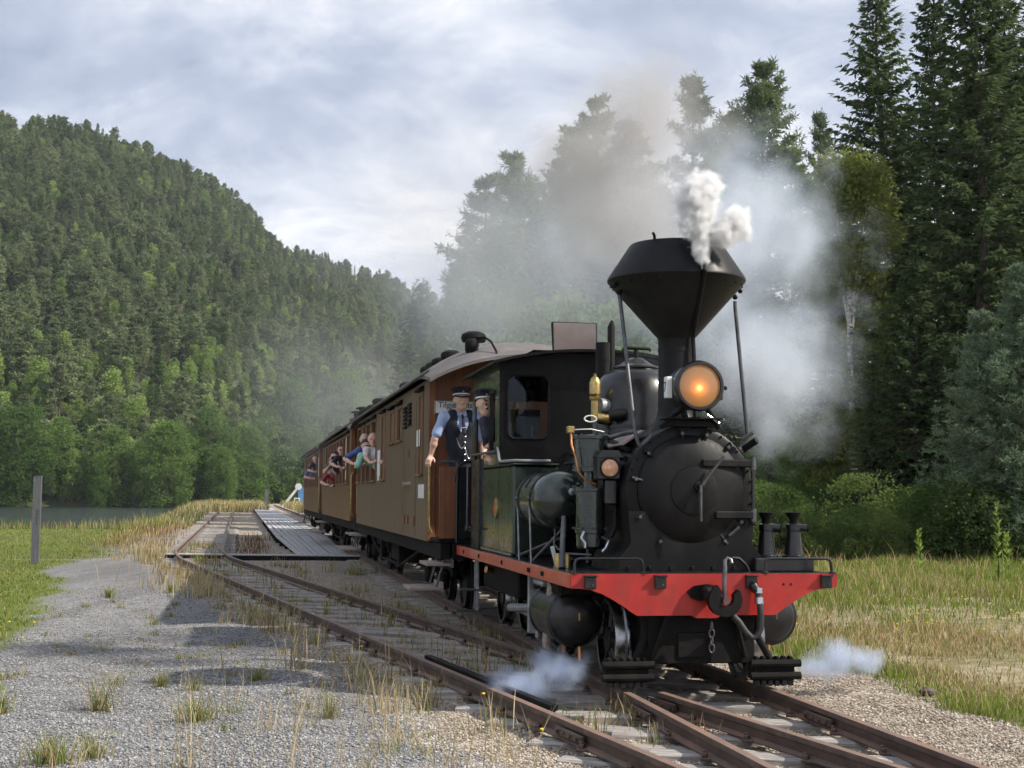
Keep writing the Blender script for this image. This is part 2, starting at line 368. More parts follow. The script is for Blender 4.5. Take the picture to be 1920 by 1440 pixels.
# one ground sheet, fine near the camera and coarser to the horizon
def ground():
    ny, nx = 520, 420
    t = np.linspace(0, 1, ny); yy = -8 + (np.exp(t * math.log(420.)) - 1) / 419. * 1500
    u = np.linspace(-1, 1, nx); a = u * .62 + np.sign(u) * np.abs(u) ** 5 * 2.2
    Yg, Ag = np.meshgrid(yy, a, indexing='ij'); Xg = Ag * (Yg + 16)
    Zg = ground_z(Xg, Yg)
    Zg = np.where(Yg > 230, np.minimum(Zg, -3.2 + .0 * Yg), Zg)
    V = np.stack([Xg, Yg, Zg], -1).reshape(-1, 3)
    i = np.arange(ny - 1)[:, None] * nx + np.arange(nx - 1)[None]; i = i.ravel()
    F = np.stack([i, i + 1, i + nx + 1, i + nx], 1)
    X, Y = Xg.ravel(), Yg.ravel(); wob = (fbm(X, Y, .9, 11, 5) - .5)
    le = lawn_edge(Y) + 1.1 * wob
    lawn = np.where(Y < 33, smooth(.18, -.18, X - le), 0); lawn = np.maximum(lawn, smooth(32.6, 33.6, Y + .8 * wob) * smooth(.6, -.6, X - (side_x(Y) - 2.6 + 1.5 * wob)))
    bal = smooth(-1.65, -1.1, X - side_x(Y) + 1.0 * wob) * (1 - lawn)
    d = X - main_x(Y); mead = smooth(1.95, 2.35, d + .9 * wob); 
    bal = bal * (1 - mead)
    C = np.stack([lawn, bal, mead, np.ones_like(lawn)], 1)
    o = link(bpy.data.objects.new('ground', np_mesh('ground', V, F, groundmat(), True, C))); o['kind'] = 'structure'
    return o
def groundmat():
    m, t, b = new_mat('ground')
    at = nd(t, 'ShaderNodeVertexColor', layer_name='col'); sp = nd(t, 'ShaderNodeSeparateColor'); t.links.new(at.outputs[0], sp.inputs[0])
    tcn = nd(t, 'ShaderNodeTexCoord'); P = tcn.outputs['Object']
    vo = nd(t, 'ShaderNodeTexVoronoi'); vo.inputs['Scale'].default_value = 38; t.links.new(P, vo.inputs['Vector'])
    vs = nd(t, 'ShaderNodeSeparateColor'); t.links.new(vo.outputs['Color'], vs.inputs[0])
    big = noise(t, P, .55, 5, .6); fine = noise(t, P, 90, 3, .6); mid = noise(t, P, 5, 5, .65)
    g = ramp(t, vs.outputs[0], [(0, (.15, .151, .158)), (.5, (.228, .228, .232)), (.85, (.31, .308, .305)), (1, (.45, .445, .44))])
    dirt = ramp(t, mid, [(.42, (0,) * 3), (.72, (.65,) * 3)])
    g = mixc(t, mth(t, 'MULTIPLY', dirt, .55), g, (.27, .225, .165))
    rut = nd(t, 'ShaderNodeMapping'); t.links.new(P, rut.inputs[0]); rut.inputs['Rotation'].default_value = (0, 0, R(-18)); rut.inputs['Scale'].default_value = (1.5, .13, 1)     # worn wheel ruts along the path
    g = mixc(t, ramp(t, noise(t, rut.outputs[0], 1.1, 5, .62), [(.44, (0,) * 3), (.66, (.6,) * 3)]), g, (.135, .132, .128))
    bl = ramp(t, vs.outputs[1], [(0, (.17, .135, .10)), (.45, (.33, .27, .205)), (.8, (.46, .40, .32)), (1, (.62, .57, .50))])
    bl = mixc(t, ramp(t, mid, [(.45, (0,) * 3), (.7, (.6,) * 3)]), bl, (.17, .125, .085))
    la = ramp(t, mth(t, 'ADD', mth(t, 'MULTIPLY', mid, .5), mth(t, 'MULTIPLY', big, .5)), [(.3, (.075, .115, .022)), (.5, (.135, .165, .038)), (.7, (.24, .215, .07))])
    me_ = ramp(t, mth(t, 'ADD', mth(t, 'MULTIPLY', mid, .45), mth(t, 'MULTIPLY', big, .55)), [(.3, (.085, .11, .025)), (.46, (.21, .185, .095)), (.56, (.36, .31, .205)), (.70, (.43, .385, .30))])
    c = mixc(t, sp.outputs[1], g, bl); c = mixc(t, sp.outputs[2], c, me_); c = mixc(t, sp.outputs[0], c, la)
    t.links.new(c, b.inputs['Base Color']); b.inputs['Roughness'].default_value = .95; b.inputs['Specular IOR Level'].default_value = .2
    bn = nd(t, 'ShaderNodeBump'); bn.inputs['Strength'].default_value = .9; bn.inputs['Distance'].default_value = .018
    hgt = mth(t, 'ADD', mth(t, 'SUBTRACT', mth(t, 'MULTIPLY', fine, .5), mth(t, 'MULTIPLY', vo.outputs['Distance'], 1.0)), mth(t, 'MULTIPLY', mid, 1.2))
    t.links.new(hgt, bn.inputs['Height']); t.links.new(bn.outputs[0], b.inputs['Normal'])
    return m
ground()

# lake
def lake():
    m, t, b = new_mat('lake_water')
    b.inputs['Base Color'].default_value = (.012, .022, .014, 1); b.inputs['Roughness'].default_value = .10; b.inputs['Specular IOR Level'].default_value = .5
    tcn = nd(t, 'ShaderNodeTexCoord'); mpn = nd(t, 'ShaderNodeMapping'); t.links.new(tcn.outputs['Object'], mpn.inputs[0]); mpn.inputs['Scale'].default_value = (1, .55, 1)
    n = mth(t, 'ADD', noise(t, mpn.outputs[0], 1.3, 5, .65), mth(t, 'MULTIPLY', noise(t, mpn.outputs[0], 5.5, 3, .6), .35))
    bn = nd(t, 'ShaderNodeBump'); bn.inputs['Strength'].default_value = 1.; bn.inputs['Distance'].default_value = .35
    t.links.new(n, bn.inputs['Height']); t.links.new(bn.outputs[0], b.inputs['Normal'])
    mb = MB(); mb.add([(-700, 40, WATER), (420, 40, WATER), (420, 420, WATER), (-700, 420, WATER)], [(0, 1, 2, 3)])
    mb.build('lake', 'lake_water', None, False)['kind'] = 'structure'
lake()

# forested hill across the lake: heights follow bearing a = X / Y and distance
RID_A = np.array([-1.6, -1.0, -.60, -.369, -.312, -.273, -.242, -.215, -.188, -.169, -.138, -.10, -.077, -.062, -.04, .05, .3, .8])
RID_T = np.interp(RID_A, [-.37, -.29, -.215, -.17, -.10, -.06], [-.022, -.012, -.001, -.006, .008, .014]) + np.array([.300, .300, .292, .262, .255, .240, .226, .212, .192, .172, .160, .143, .131, .124, .112, .08, .05, .04])
def ridge_t(a): return np.interp(a, RID_A, RID_T)
def ridge_r(a): return 640 + 420 * smooth(-.36, .0, a)
def shore_r(a): return 262 + 60 * smooth(-.22, -.12, a)
def hill_z(X, Y):
    r = np.hypot(X, Y); a = X / np.maximum(Y, 1.); rr = ridge_r(a); rs = shore_r(a); t = np.clip((r - rs) / (rr - rs), 0, 1)
    top = ridge_t(a) * rr + CAM_H
    prof = .10 * t + .90 * t ** 1.12
    z = -1.6 + (top + 1.6) * prof
    z = z * np.where(r > rr, np.exp(-((r - rr) / 300.) ** 2), 1)
    z = z + 9 * (fbm(X, Y, .012, 21) - .5) * smooth(0, .15, t) * smooth(1.0, .8, t) + 3 * (fbm(X, Y, .05, 25) - .5) * smooth(0, .1, t)
    return z
def hill():
    na, nr = 240, 120
    a = np.linspace(-1.5, .75, na); t = np.linspace(0, 1, nr)
    A, T = np.meshgrid(a, t, indexing='ij'); rr = ridge_r(A); rs = shore_r(A) - 4
    Rr = rs + (rr * 1.45 - rs) * T; s = 1 / np.sqrt(1 + A * A); Y = Rr * s; X = A * Y
    V = np.stack([X, Y, hill_z(X, Y)], -1).reshape(-1, 3); V[:, 2] = np.where(T.ravel() == 0, -3, V[:, 2])
    i = (np.arange(na - 1)[:, None] * nr + np.arange(nr - 1)[None]).ravel(); F = np.stack([i, i + nr, i + nr + 1, i + 1], 1)
    m, tr, b = new_mat('forest_floor'); tcn = nd(tr, 'ShaderNodeTexCoord')
    tr.links.new(ramp(tr, noise(tr, tcn.outputs['Object'], .09, 6, .65), [(.35, (.025, .035, .014)), (.55, (.05, .055, .022)), (.75, (.11, .10, .07))]), b.inputs['Base Color']); b.inputs['Roughness'].default_value = .95
    o = link(bpy.data.objects.new('hillside', np_mesh('hillside', V, F, m, True))); o['kind'] = 'structure'
hill()

# ------------------------------------------------------------------ tracks
RAIL_P = [(-.029, 0), (.029, 0), (.033, -.012), (.031, -.035), (.009, -.046), (.008, -.098), (.052, -.112), (.054, -.122), (-.054, -.122), (-.052, -.112), (-.008, -.098), (-.009, -.046), (-.031, -.035), (-.033, -.012)]
def rail(parent, pts, name='rail', prof=RAIL_P, dz=0., mat='rail_rust'):
    """rail section swept along plan points [(x, y)]"""
    mb = MB(); n = len(prof); vs = []; fs = []
    P = [Vector((x, y, 0)) for x, y in pts]
    for i, p in enumerate(P):
        d = (P[min(i + 1, len(P) - 1)] - P[max(i - 1, 0)]).normalized(); s = Vector((d.y, -d.x, 0))
        vs += [p + s * a + Vector((0, 0, b + dz)) for a, b in prof]
    for i in range(len(P) - 1):
        for k in range(n): fs.append((i * n + k, i * n + (k + 1) % n, (i + 1) * n + (k + 1) % n, (i + 1) * n + k))
    fs += [tuple(range(n - 1, -1, -1)), tuple((len(P) - 1) * n + k for k in range(n))]
    mb.add(vs, [tuple(reversed(q)) for q in fs]); return mb.build(name, mat, parent, True)
G2 = .582
def offs(fx, l, y0, y1, step):
    out = []
    for y in np.arange(y0, y1 + 1e-6, step):
        sl = (float(fx(y + .05)) - float(fx(y - .05))) / .1; k = math.hypot(1, sl)
        out.append((float(fx(y)) + l / k, y - l * sl / k))
    return out
tm = empty('railway_track', (0, 0, 0), 0, 'rusty rails of the main line running beneath the train', 'railway track', None, 'structure')
ts = empty('railway_track', (0, 0, 0), 0, 'overgrown rusty siding left of the train, joining it in the foreground', 'railway track', None, 'structure')
rail(tm, offs(main_x, -G2, -4, 190, 2.)); rail(tm, offs(main_x, G2, -4, 190, 2.))
rail(ts, offs(side_x, -G2, -4, 118, .8))
rail(ts, offs(side_x, G2, 11.95, 118, .8)); rail(ts, offs(side_x, G2, -4, 10.62, .8))
rail(ts, offs(side_x, -G2 + .115, 9.95, 13.0, .5), 'check_rail', [(a, b) for a, b in RAIL_P], .012, 'black_matt')
# fish-plates and chairs near the camera
fp = MB(); fp.box((0, 0, -.072), (.03, .46, .05), .006)
for k in range(4): fp.tube([(-.03, -.17 + k * .113, -.07), (-.012, -.17 + k * .113, -.07)], .013, 6)
fpm = fp.mesh('fish_plate', 'rail_rust')
for par, fx, l, y in ((tm, main_x, -G2, 10.15), (tm, main_x, G2, 9.75), (ts, side_x, G2, 10.3), (ts, side_x, -G2, 9.3), (ts, side_x, -G2, 14.8), (ts, side_x, G2, 15.9)):
    (x, yy), (x2, y2) = offs(fx, l - .045, y, y + .3, .3)[:2]
    inst('fish_plate', fpm, par, (x, yy, 0), (0, 0, math.atan2(-(x2 - x), y2 - yy)))
ch = MB(); ch.box((0, 0, -.118), (.20, .11, .018), .004); ch.box((-.075, .0, -.098), (.035, .07, .03), .006); ch.box((.075, 0, -.098), (.035, .07, .03), .006); ch.tube([(-.08, .0, -.10), (-.08, 0, -.07)], .013, 6); ch.tube([(.08, .0, -.10), (.08, 0, -.07)], .013, 6)
chm = ch.mesh('rail_chair', 'rail_rust')
def sleeper_mesh(L, seed):
    r = random.Random(seed); mb = MB(); n = 7; vs = []; fs = []
    for i in range(n + 1):
        x = -L / 2 + L * i / n; e = r.uniform(-.012, .012); w = .105 + r.uniform(-.012, .012); h = r.uniform(-.012, .006)
        for a, b in ((-w, -.10), (w, -.10), (w - .01, h - .012), (w - .03, h), (-w + .03, h), (-w + .01, h - .012)): vs.append((x + (e if i in (0, n) else 0), a, b))
    for i in range(n):
        for k in range(6): fs.append((i * 6 + k, i * 6 + (k + 1) % 6, (i + 1) * 6 + (k + 1) % 6, (i + 1) * 6 + k))
    fs += [(5, 4, 3, 2, 1, 0), tuple(n * 6 + k for k in range(6))]
    mb.add(vs, fs); return mb.mesh('sleeper', 'sleeper_wood', True, 25)
SLM = [sleeper_mesh(1.95 + .04 * k, k) for k in range(5)]; SLL = [sleeper_mesh(2.9, 11), sleeper_mesh(2.55, 12), sleeper_mesh(3.1, 13)]
def sleepers(par, fx, y0, y1, pitch, first_chairs, long=None):
    k = 0; y = y0
    while y < y1:
        sl = (float(fx(y + .05)) - float(fx(y - .05))) / .1; r = math.atan(-sl) * -1
        ang = math.atan(sl) * -1
        if long and long[0] < y < long[1]: me = SLL[k % 3]; xo = long[2]
        else: me = SLM[k % 5]; xo = 0
        dz = random.uniform(-.018, .006)
        inst('sleeper', me, par, (float(fx(y)) + xo, y, -.122 + dz + .002), (0, random.uniform(-.006, .006), math.atan(-sl) * -1 + random.uniform(-.02, .02)))
        if y < first_chairs:
            for l in (-G2, G2):
                (x, yy) = offs(fx, l, y, y, 1)[0]
                if not (par is ts and 10.4 < y < 12.2 and l > 0): inst('rail_chair', chm, par, (x, yy, 0), (0, 0, math.atan(-sl) * -1))
        y += pitch * random.uniform(.93, 1.07); k += 1
sleepers(tm, main_x, -2, 60, .72, 20)
sleepers(ts, side_x, -1.75, 70, .72, 22)
# ------------------------------------------------------------------ boardwalk between the tracks
bw = empty('boardwalk', (float(main_x(40)) - 1.6, 40, 0), 0, 'weathered grey plank boardwalk with a ramp between the two tracks', 'boardwalk')
def plank(par, a0, a1, b0, b1, t=.045, name='plank'):
    """plank with left edge a0->a1 and right edge b0->b1 (points), thickness t"""
    loc = par.location; q = [Vector(p) - loc for p in (a0, b0, b1, a1)]; mb = MB()
    mb.add(q + [p - Vector((0, 0, t)) for p in q], [(0, 1, 2, 3), (7, 6, 5, 4), (1, 0, 4, 5), (2, 1, 5, 6), (3, 2, 6, 7), (0, 3, 7, 4)])
    return mb.build(name, 'wood_grey', par, False)
NB = 9
def bw_edges(y):
    r = float(main_x(y)) - G2 - .17; wd = np.interp(y, [36, 46, 60, 140], [1.32, 1.72, 1.75, 1.9]); return r - wd, r
def bw_z(y): return float(np.interp(y, [36, 46, 52, 70, 140], [-.12, .10, .10, .08, .08]))
segs = [(36.2, 45.9), (46.0, 50.2), (50.25, 55.0), (55.05, 60.5), (60.55, 67), (67.05, 75)]
for y0, y1 in segs:
    l0, r0 = bw_edges(y0); l1, r1 = bw_edges(y1)
    for k in range(NB):
        g = .012 * (1 + y0 / 60); j0, j1 = random.uniform(-.02, .02), random.uniform(-.02, .02); z0 = bw_z(y0) + random.uniform(-.008, .008); z1 = bw_z(y1) + random.uniform(-.008, .008)
        a = lambda l, r, kk, j: l + (r - l) * kk / NB + (j if 0 < kk < NB else 0)
        plank(bw, (a(l0, r0, k, j0) + g, y0, z0), (a(l1, r1, k, j1) + g, y1, z1), (a(l0, r0, k + 1, j0) - g, y0, z0), (a(l1, r1, k + 1, j1) - g, y1, z1))
mb = MB(); loc = bw.location
for y0 in np.arange(75.1, 138, 8):
    y1 = min(y0 + 7.9, 140); l0, r0 = bw_edges(y0); l1, r1 = bw_edges(y1)
    for k in range(NB):
        q = [Vector((l0 + (r0 - l0) * (k + .06) / NB, y0, bw_z(y0))) - loc, Vector((l0 + (r0 - l0) * (k + .94) / NB, y0, bw_z(y0))) - loc, Vector((l1 + (r1 - l1) * (k + .94) / NB, y1, bw_z(y1))) - loc, Vector((l1 + (r1 - l1) * (k + .06) / NB, y1, bw_z(y1))) - loc]
        mb.add(q + [p - Vector((0, 0, .045)) for p in q], [(0, 1, 2, 3), (7, 6, 5, 4), (1, 0, 4, 5), (2, 1, 5, 6), (3, 2, 6, 7), (0, 3, 7, 4)])
mb.build('far_planks', 'wood_grey', bw, False)['kind'] = 'stuff'
for y in np.arange(37, 76, 2.4):
    l, r = bw_edges(y); z = bw_z(y); MB().span((l + .05 - loc.x, y - .06 - loc.y, GZ - .1), (r - .05 - loc.x, y + .06 - loc.y, z - .047)).build('bearer', 'grimy_black', bw, False)
ct = empty('crossing_timber', (-6.1, 34.6, 0), 0, 'long low crossing timber lying across both tracks at the foot of the ramp', 'timber')
a = MB().box((.0, 0, -.095), (4.9, .26, .13), .012).build('beam', 'wood_grey', ct); a = MB().box((.0, -.15, -.125), (4.86, .035, .12), .005).build('shadow_strip', 'grimy_black', ct)  # black strip stands for the shadow beneath the beam
# posts
def post(loc, h, w_, label, lean=0.):
    p = empty('wooden_post', loc, .2, label, 'post', 'grey wooden posts'); mb = MB()
    mb.prism([(-w_ / 2, -w_ / 2), (w_ / 2, -w_ / 2), (w_ / 2, w_ / 2), (-w_ / 2, w_ / 2)], -.3, h, 'z'); mb.build('shaft', 'post_wood', p, False)
    mb = MB().box((0, 0, h + .012), (w_ * 1.06, w_ * 1.06, .024), .006); mb.build('cap', 'post_wood', p)
    for k in range(5): MB().box((w_ * .12, -w_ / 2 - .003, h * .62 - k * .075), (w_ * .10, .006, .045)).build('stencil_mark', 'print_black', p, False)
    p.rotation_euler.y = lean
post((-10.55, 31.0, GZ), 1.93, .165, 'grey wooden post standing on the lawn left of the gravel path')
post((-23.2, 132, GZ), 2.0, .34, 'far grey post at the end of the boardwalk by the lake')
# white boom with disc, far behind the last carriage
wb = empty('white_boom', (-27.3, 172, -.2), 0, 'white slanting boom with round disc and blue board behind the last carriage', 'boom')
m_ = MB(); m_.box((0, 0, 1.9), (.42, .3, 4.6), .02, Matrix.Rotation(R(38), 3, 'Y')); m_.build('arm', 'white_paint', wb)
MB().lathe([(.0, 0), (.62, 0), (.62, .12), (0, .12)], (1.55, -.2, 3.9), (0, 1, 0), 24).build('disc', 'white_paint', wb)
m_ = MB()
for x in (.85, 1.75): m_.box((x, 0, .75), (.16, .16, 1.9), .02)
m_.box((1.3, 0, 1.7), (1.1, .16, .2), .02); m_.box((1.3, 0, .6), (1.1, .16, .2), .02); m_.box((1.3, 0, -.1), (2.6, .5, .3), .02)
m_.build('stand', 'white_paint', wb); MB().box((1.95, .4, 2.3), (1.0, .1, 3.0), .02).build('board', 'blue_board', wb)
wb.scale = (.66, .66, .66)
# ------------------------------------------------------------------ steam locomotive (local x = right of picture, y = away, z up from rail head)
LOCO_H = math.atan(.183)
LO = empty('steam_locomotive', (1.5005, 10.6826, 0), LOCO_H, 'black tank steam locomotive with diamond stack and red front beam', 'locomotive')
def P(name, mat, parent=LO, **k):
    class _B(MB): pass
    b = MB(); b._n = (name, mat, parent, k); return b
def done(b):
    n, m, p, k = b._n; return b.build(n, m, p, **k)
# running board, strips and beam
done(P('running_board', 'black_paint').span((-1.05, .045, .862), (1.05, 6.1, .880), .004))
for sx in (-1, 1):
    st = done(P('side_strip', 'red_strip').span((sx * 1.028, .045, .768), (sx * 1.058, 6.1, .874), .004))
    bo = MB()
    for y in (1.05, 1.10, 1.62, 1.68, 3.0, 4.4, 5.5): done(P('bolt', 'black_matt', st).box((sx * 1.064, y, .822), (.014, .028, .04), .003))
half = [(1.062, .880), (1.062, .79), (1.05, .772), (.99, .770), (.90, .757), (.82, .730), (.74, .688), (.66, .640), (.60, .598), (.548, .566), (.12, .566), (.08, .545)]
done(P('buffer_beam', 'red_paint').prism([(-x, z) for x, z in half] + [(x, z) for x, z in reversed(half)], .0, .04))
for x in (-.915, -.37, .355, .965):
    lb = done(P('lamp_iron', 'black_paint').box((x, -.012, .815), (.088, .03, .092), .006)); done(P('cap_plate', 'black_paint', lb).box((x, -.024, .866), (.098, .05, .012), .003))
    done(P('bolt', 'dull_rod', lb).tube([(x + .015, -.036, .80), (x + .015, -.02, .80)], .008, 8))
for x in (.62, .68): done(P('rivet', 'grimy_black').tube([(x, -.004, .80), (x, .01, .80)], .009, 8))
# coupling
ck = done(P('coupling_plate', 'grimy_black').prism([(-.16, .745), (-.10, .79), (.0, .805), (.08, .79), (.10, .745), (.06, .70), (-.06, .675), (-.12, .695)], -.03, .0))
cr = []
cx, cz = .085, .695
for a in np.linspace(118, 398, 26): cr.append((cx + .130 * math.cos(R(a)), cz + .125 * math.sin(R(a))))
for a in np.linspace(385, 130, 20): cr.append((cx + .012 + .056 * math.cos(R(a)), cz + .012 + .058 * math.sin(R(a))))
hk = P('coupling_hook', 'black_matt'); hk.prism(cr, -.20, -.13); done(hk)
done(P('coupling_shank', 'black_matt').box((.0, -.09, .735), (.13, .16, .10), .02))
done(P('hook_bar', 'dull_rod').tube([(.085, -.165, .70), (.085, -.165, .84), (.095, -.15, .93), (.10, -.13, .985), (.125, -.12, 1.005), (.15, -.13, .99), (.15, -.14, .965)], .017, 10))
done(P('hook_pin', 'dull_rod').tube([(.085, -.215, .69), (.085, -.12, .69)], .026, 12))
ch_ = P('chain', 'dull_rod')
for k in range(4): ch_.tube([(.02 + .02 * math.cos(t), -.06, .49 - k * .055 + .034 * math.sin(t)) if k % 2 else (.02, -.06 + .02 * math.cos(t), .49 - k * .055 + .034 * math.sin(t)) for t in np.linspace(0, 6.283, 10)], .006, 6, False)
done(ch_)['kind'] = 'stuff'
hs = done(P('brake_hose', 'rubber').tube([(.39, -.05, .75), (.40, -.075, .66), (.405, -.08, .56), (.40, -.08, .47), (.375, -.075, .415), (.335, -.07, .40), (.29, -.065, .44), (.235, -.06, .52), (.20, -.04, .56)], .026, 12))
done(P('clamp', 'steel', hs).lathe([(.028, 0), (.036, .0), (.036, .05), (.028, .05)], (.397, -.066, .655), (0, .1, 1), 12)); done(P('clamp', 'steel', hs).lathe([(.03, 0), (.034, 0), (.034, .04), (.03, .04)], (.394, -.058, .735), (0, .1, 1), 12))
done(P('pipe_elbow', 'black_paint').tube([(.355, -.005, .80), (.36, -.05, .79), (.385, -.055, .75)], .032, 12))
# front grab rails and jack tray
for x0, x1 in ((-1.03, -.50), (.48, 1.02)):
    pts = [(x0, .02, .875), (x0, .02, .96), (x0 + .012, .02, .985), (x0 + .04, .02, .995), (x1 - .04, .02, .995), (x1 - .012, .02, .985), (x1, .02, .96), (x1 + .01, .03, .875)]
    gr = done(P('grab_rail', 'black_paint').tube(pts, .011, 10))
    for x in (x0, x1 + .01): done(P('foot', 'black_paint', gr).lathe([(.03, 0), (.03, .012), (.016, .02)], (x, .02, .88), (0, 0, 1), 10))
done(P('jack_tray', 'black_paint').span((.50, .28, .881), (.99, .75, .985), .008))
done(P('tray_bracket', 'black_paint').tube([(.44, .28, .885), (.42, .28, .93), (.36, .28, .985), (.30, .28, .99)], .014, 8))
# frames, saddle, smokebox
done(P('main_frame', 'grimy_black').span((-.44, .10, .19), (.42, .55, .56), .01)); done(P('frame_plate', 'grimy_black').span((-.40, .55, .30), (.40, 5.9, .86)))
done(P('shade_plate', 'black_matt').span((-.20, .085, .24), (.02, .099, .43), .004))  # thin dark plate stands for the shade inside a frame opening
for x in (-.30, .25): done(P('frame_stay', 'grimy_black').tube([(x, .06, .55), (x * 1.35, .08, .24)], .018, 8))
done(P('saddle', 'smokebox_black').prism([(-.60, .881), (.60, .881), (.58, .99), (.50, 1.10), (.52, 1.35), (-.52, 1.35), (-.50, 1.10), (-.58, .99)], .36, 1.25))
for x in np.linspace(-.52, .52, 7): done(P('bolt', 'grimy_black').box((x, .352, .905), (.03, .018, .03), .004))
SZ = 1.505
sb = done(P('smokebox', 'smokebox_black').lathe([(.40, .40), (.505, .40), (.532, .415), (.538, .45), (.538, 1.30), (.545, 1.31), (.545, 1.36), (.50, 1.36)], (0, 0, SZ), (0, 1, 0), 56))
for k in range(36):
    a = 2 * math.pi * k / 36; done(P('rivet', 'smokebox_black', sb).ball((.513 * math.cos(a), .398, SZ + .513 * math.sin(a)), .011, 6))
dr = done(P('smokebox_door', 'smokebox_black').lathe([(0, .272), (.06, .273), (.14, .278), (.19, .289), (.195, .296), (.26, .303), (.36, .335), (.425, .365), (.44, .38), (.442, .41)], (0, 0, SZ + .01), (0, 1, 0), 56, False))
for z, x0 in ((1.735, .06), (1.325, .17)):
    done(P('hinge_strap', 'smokebox_black', dr).box(((x0 + .50) / 2, .318, z), (.50 - x0, .035, .06), .008, Matrix.Rotation(R(7), 3, 'Z')))
    done(P('hinge_knuckle', 'dull_rod', dr).tube([(.505, .35, z - .05), (.505, .35, z + .05)], .026, 12))
done(P('hinge_rod', 'black_paint', dr).tube([(.505, .35, 1.26), (.505, .35, 1.80)], .014, 8))
done(P('hinge_bracket', 'smokebox_black', dr).box((.50, .39, 1.30), (.07, .07, .12), .01))
done(P('dart_handle', 'dull_rod', dr).tube([(.03, .245, 1.53), (.075, .235, 1.60), (.215, .21, 1.785)], [.014, .012, .010], 8)); done(P('dart_handle', 'dull_rod', dr).tube([(.03, .225, 1.56), (.028, .222, 1.48), (.03, .222, 1.275)], [.014, .012, .010], 8))
done(P('dart_boss', 'black_matt', dr).lathe([(.04, 0), (.04, .03), (.022, .04), (.022, .07), (0, .07)], (.03, .285, 1.545), (0, -1, 0), 14))
for a in (140, 168, 205, 236, 305, 330, 50, 75, 100):
    x, z = .47 * math.cos(R(a)), SZ + .47 * math.sin(R(a)); d = Vector((math.cos(R(a)), 0, math.sin(R(a))))
    dg = done(P('door_dog', 'black_matt', dr).tube([Vector((x, .372, z)) - d * .06, Vector((x, .365, z)) + d * .035], [.014, .020], 8)); done(P('nut', 'dull_rod', dg).tube([(x, .34, z), (x, .40, z)], .015, 6))
for p0, p1 in (((-.41, .36, 1.87), (-.33, .33, 1.95)), ((.42, .36, 1.93), (.50, .34, 1.98)), ((.30, .34, 1.16), (.38, .32, 1.23))):
    done(P('clamp_lever', 'dull_rod').tube([p0, p1], [.012, .018], 8))
done(P('smokebox_pipe', 'black_matt').tube([(.52, .60, 1.86), (.60, .52, 1.93)], .03, 12))
# boiler, bands, dome
bo = done(P('boiler', 'black_paint').lathe([(.50, 1.36), (.50, 3.66)], (0, 0, SZ), (0, 1, 0), 48))
for y in (1.45, 2.1, 2.75, 3.4): done(P('boiler_band', 'black_paint', bo).lathe([(.501, 0), (.508, 0), (.508, .05), (.501, .05)], (0, y, SZ), (0, 1, 0), 48, False))
dm = done(P('steam_dome', 'black_paint').lathe([(.47, -.15), (.425, -.02), (.40, .06), (.395, .30), (.388, .40), (.36, .50), (.31, .575), (.25, .615), (.20, .63), (.195, .645)], (-.02, 1.95, 1.98), (0, 0, 1), 40))
done(P('dome_band', 'black_paint', dm).lathe([(.398, 0), (.405, .0), (.405, .03), (.398, .03)], (-.02, 1.95, 2.07), (0, 0, 1), 40, False))
cap = done(P('dome_cap', 'black_paint', dm).lathe([(.21, 0), (.21, .014), (.15, .035), (.10, .07), (.06, .095), (.035, .10), (0, .102)], (-.02, 1.95, 2.627), (0, 0, 1), 32))
sv = P('safety_valve', 'black_matt', dm); sv.tube([(-.02, 1.95, 2.72), (-.02, 1.95, 2.80)], .018, 8); sv.tube([(-.14, 1.95, 2.79), (-.135, 1.95, 2.815), (.11, 1.95, 2.815), (.115, 1.95, 2.79)], .016, 8); done(sv)
# diamond stack
CH = (0, .78)
st = done(P('chimney', 'smokebox_black').lathe([(.33, 1.90), (.24, 2.02), (.17, 2.10), (.150, 2.18), (.147, 2.66), (.152, 2.66), (.152, 2.69), (.147, 2.69), (.150, 2.76), (.155, 2.775), (.566, 3.235), (.575, 3.25), (.573, 3.268), (.395, 3.540), (.385, 3.552), (.372, 3.545), (.37, 3.45), (.14, 2.95), (.13, 2.7)], (CH[0], CH[1], 0), (0, 0, 1), 40, False))
done(P('rim_hook', 'black_matt', st).tube([(-.26, .52, 3.53), (-.27, .50, 3.58), (-.285, .49, 3.60)], .012, 6))
for a in range(0, 360, 15):
    q = (CH[0] + .545 * math.cos(R(a)), CH[1] + .545 * math.sin(R(a)), 3.205); done(P('rivet', 'smokebox_black', st).ball(q, .009, 6))
done(P('blower_pipe', 'black_matt').tube([(.10, .58, 2.10), (.10, .61, 2.60), (.095, .62, 2.78), (.06, .215, 3.225), (.05, .185, 3.26), (.05, .20, 3.335)], .017, 10))
done(P('nozzle', 'grey_metal', st).lathe([(.022, 0), (.022, .07), (.012, .075)], (.05, .20, 3.265), (0, .06, 1), 12))
for sx, pts in ((-1, [(-.50, .74, 3.115), (-.495, .72, 3.06), (-.44, .46, 1.98), (-.425, .44, 1.90), (-.39, .44, 1.84)]), (1, [(.50, .74, 3.10), (.50, .74, 3.05), (.60, .74, 2.00), (.605, .74, 1.95), (.575, .73, 1.90), (.52, .72, 1.86)])):
    sr = done(P('stack_stay', 'dull_rod').tube(pts, .016, 10))
    for q in ((sx * .545, .74, 3.19), (sx * .50, .74, 3.135)): done(P('stay_bolt', 'black_matt', sr).ball(q, .024, 8))
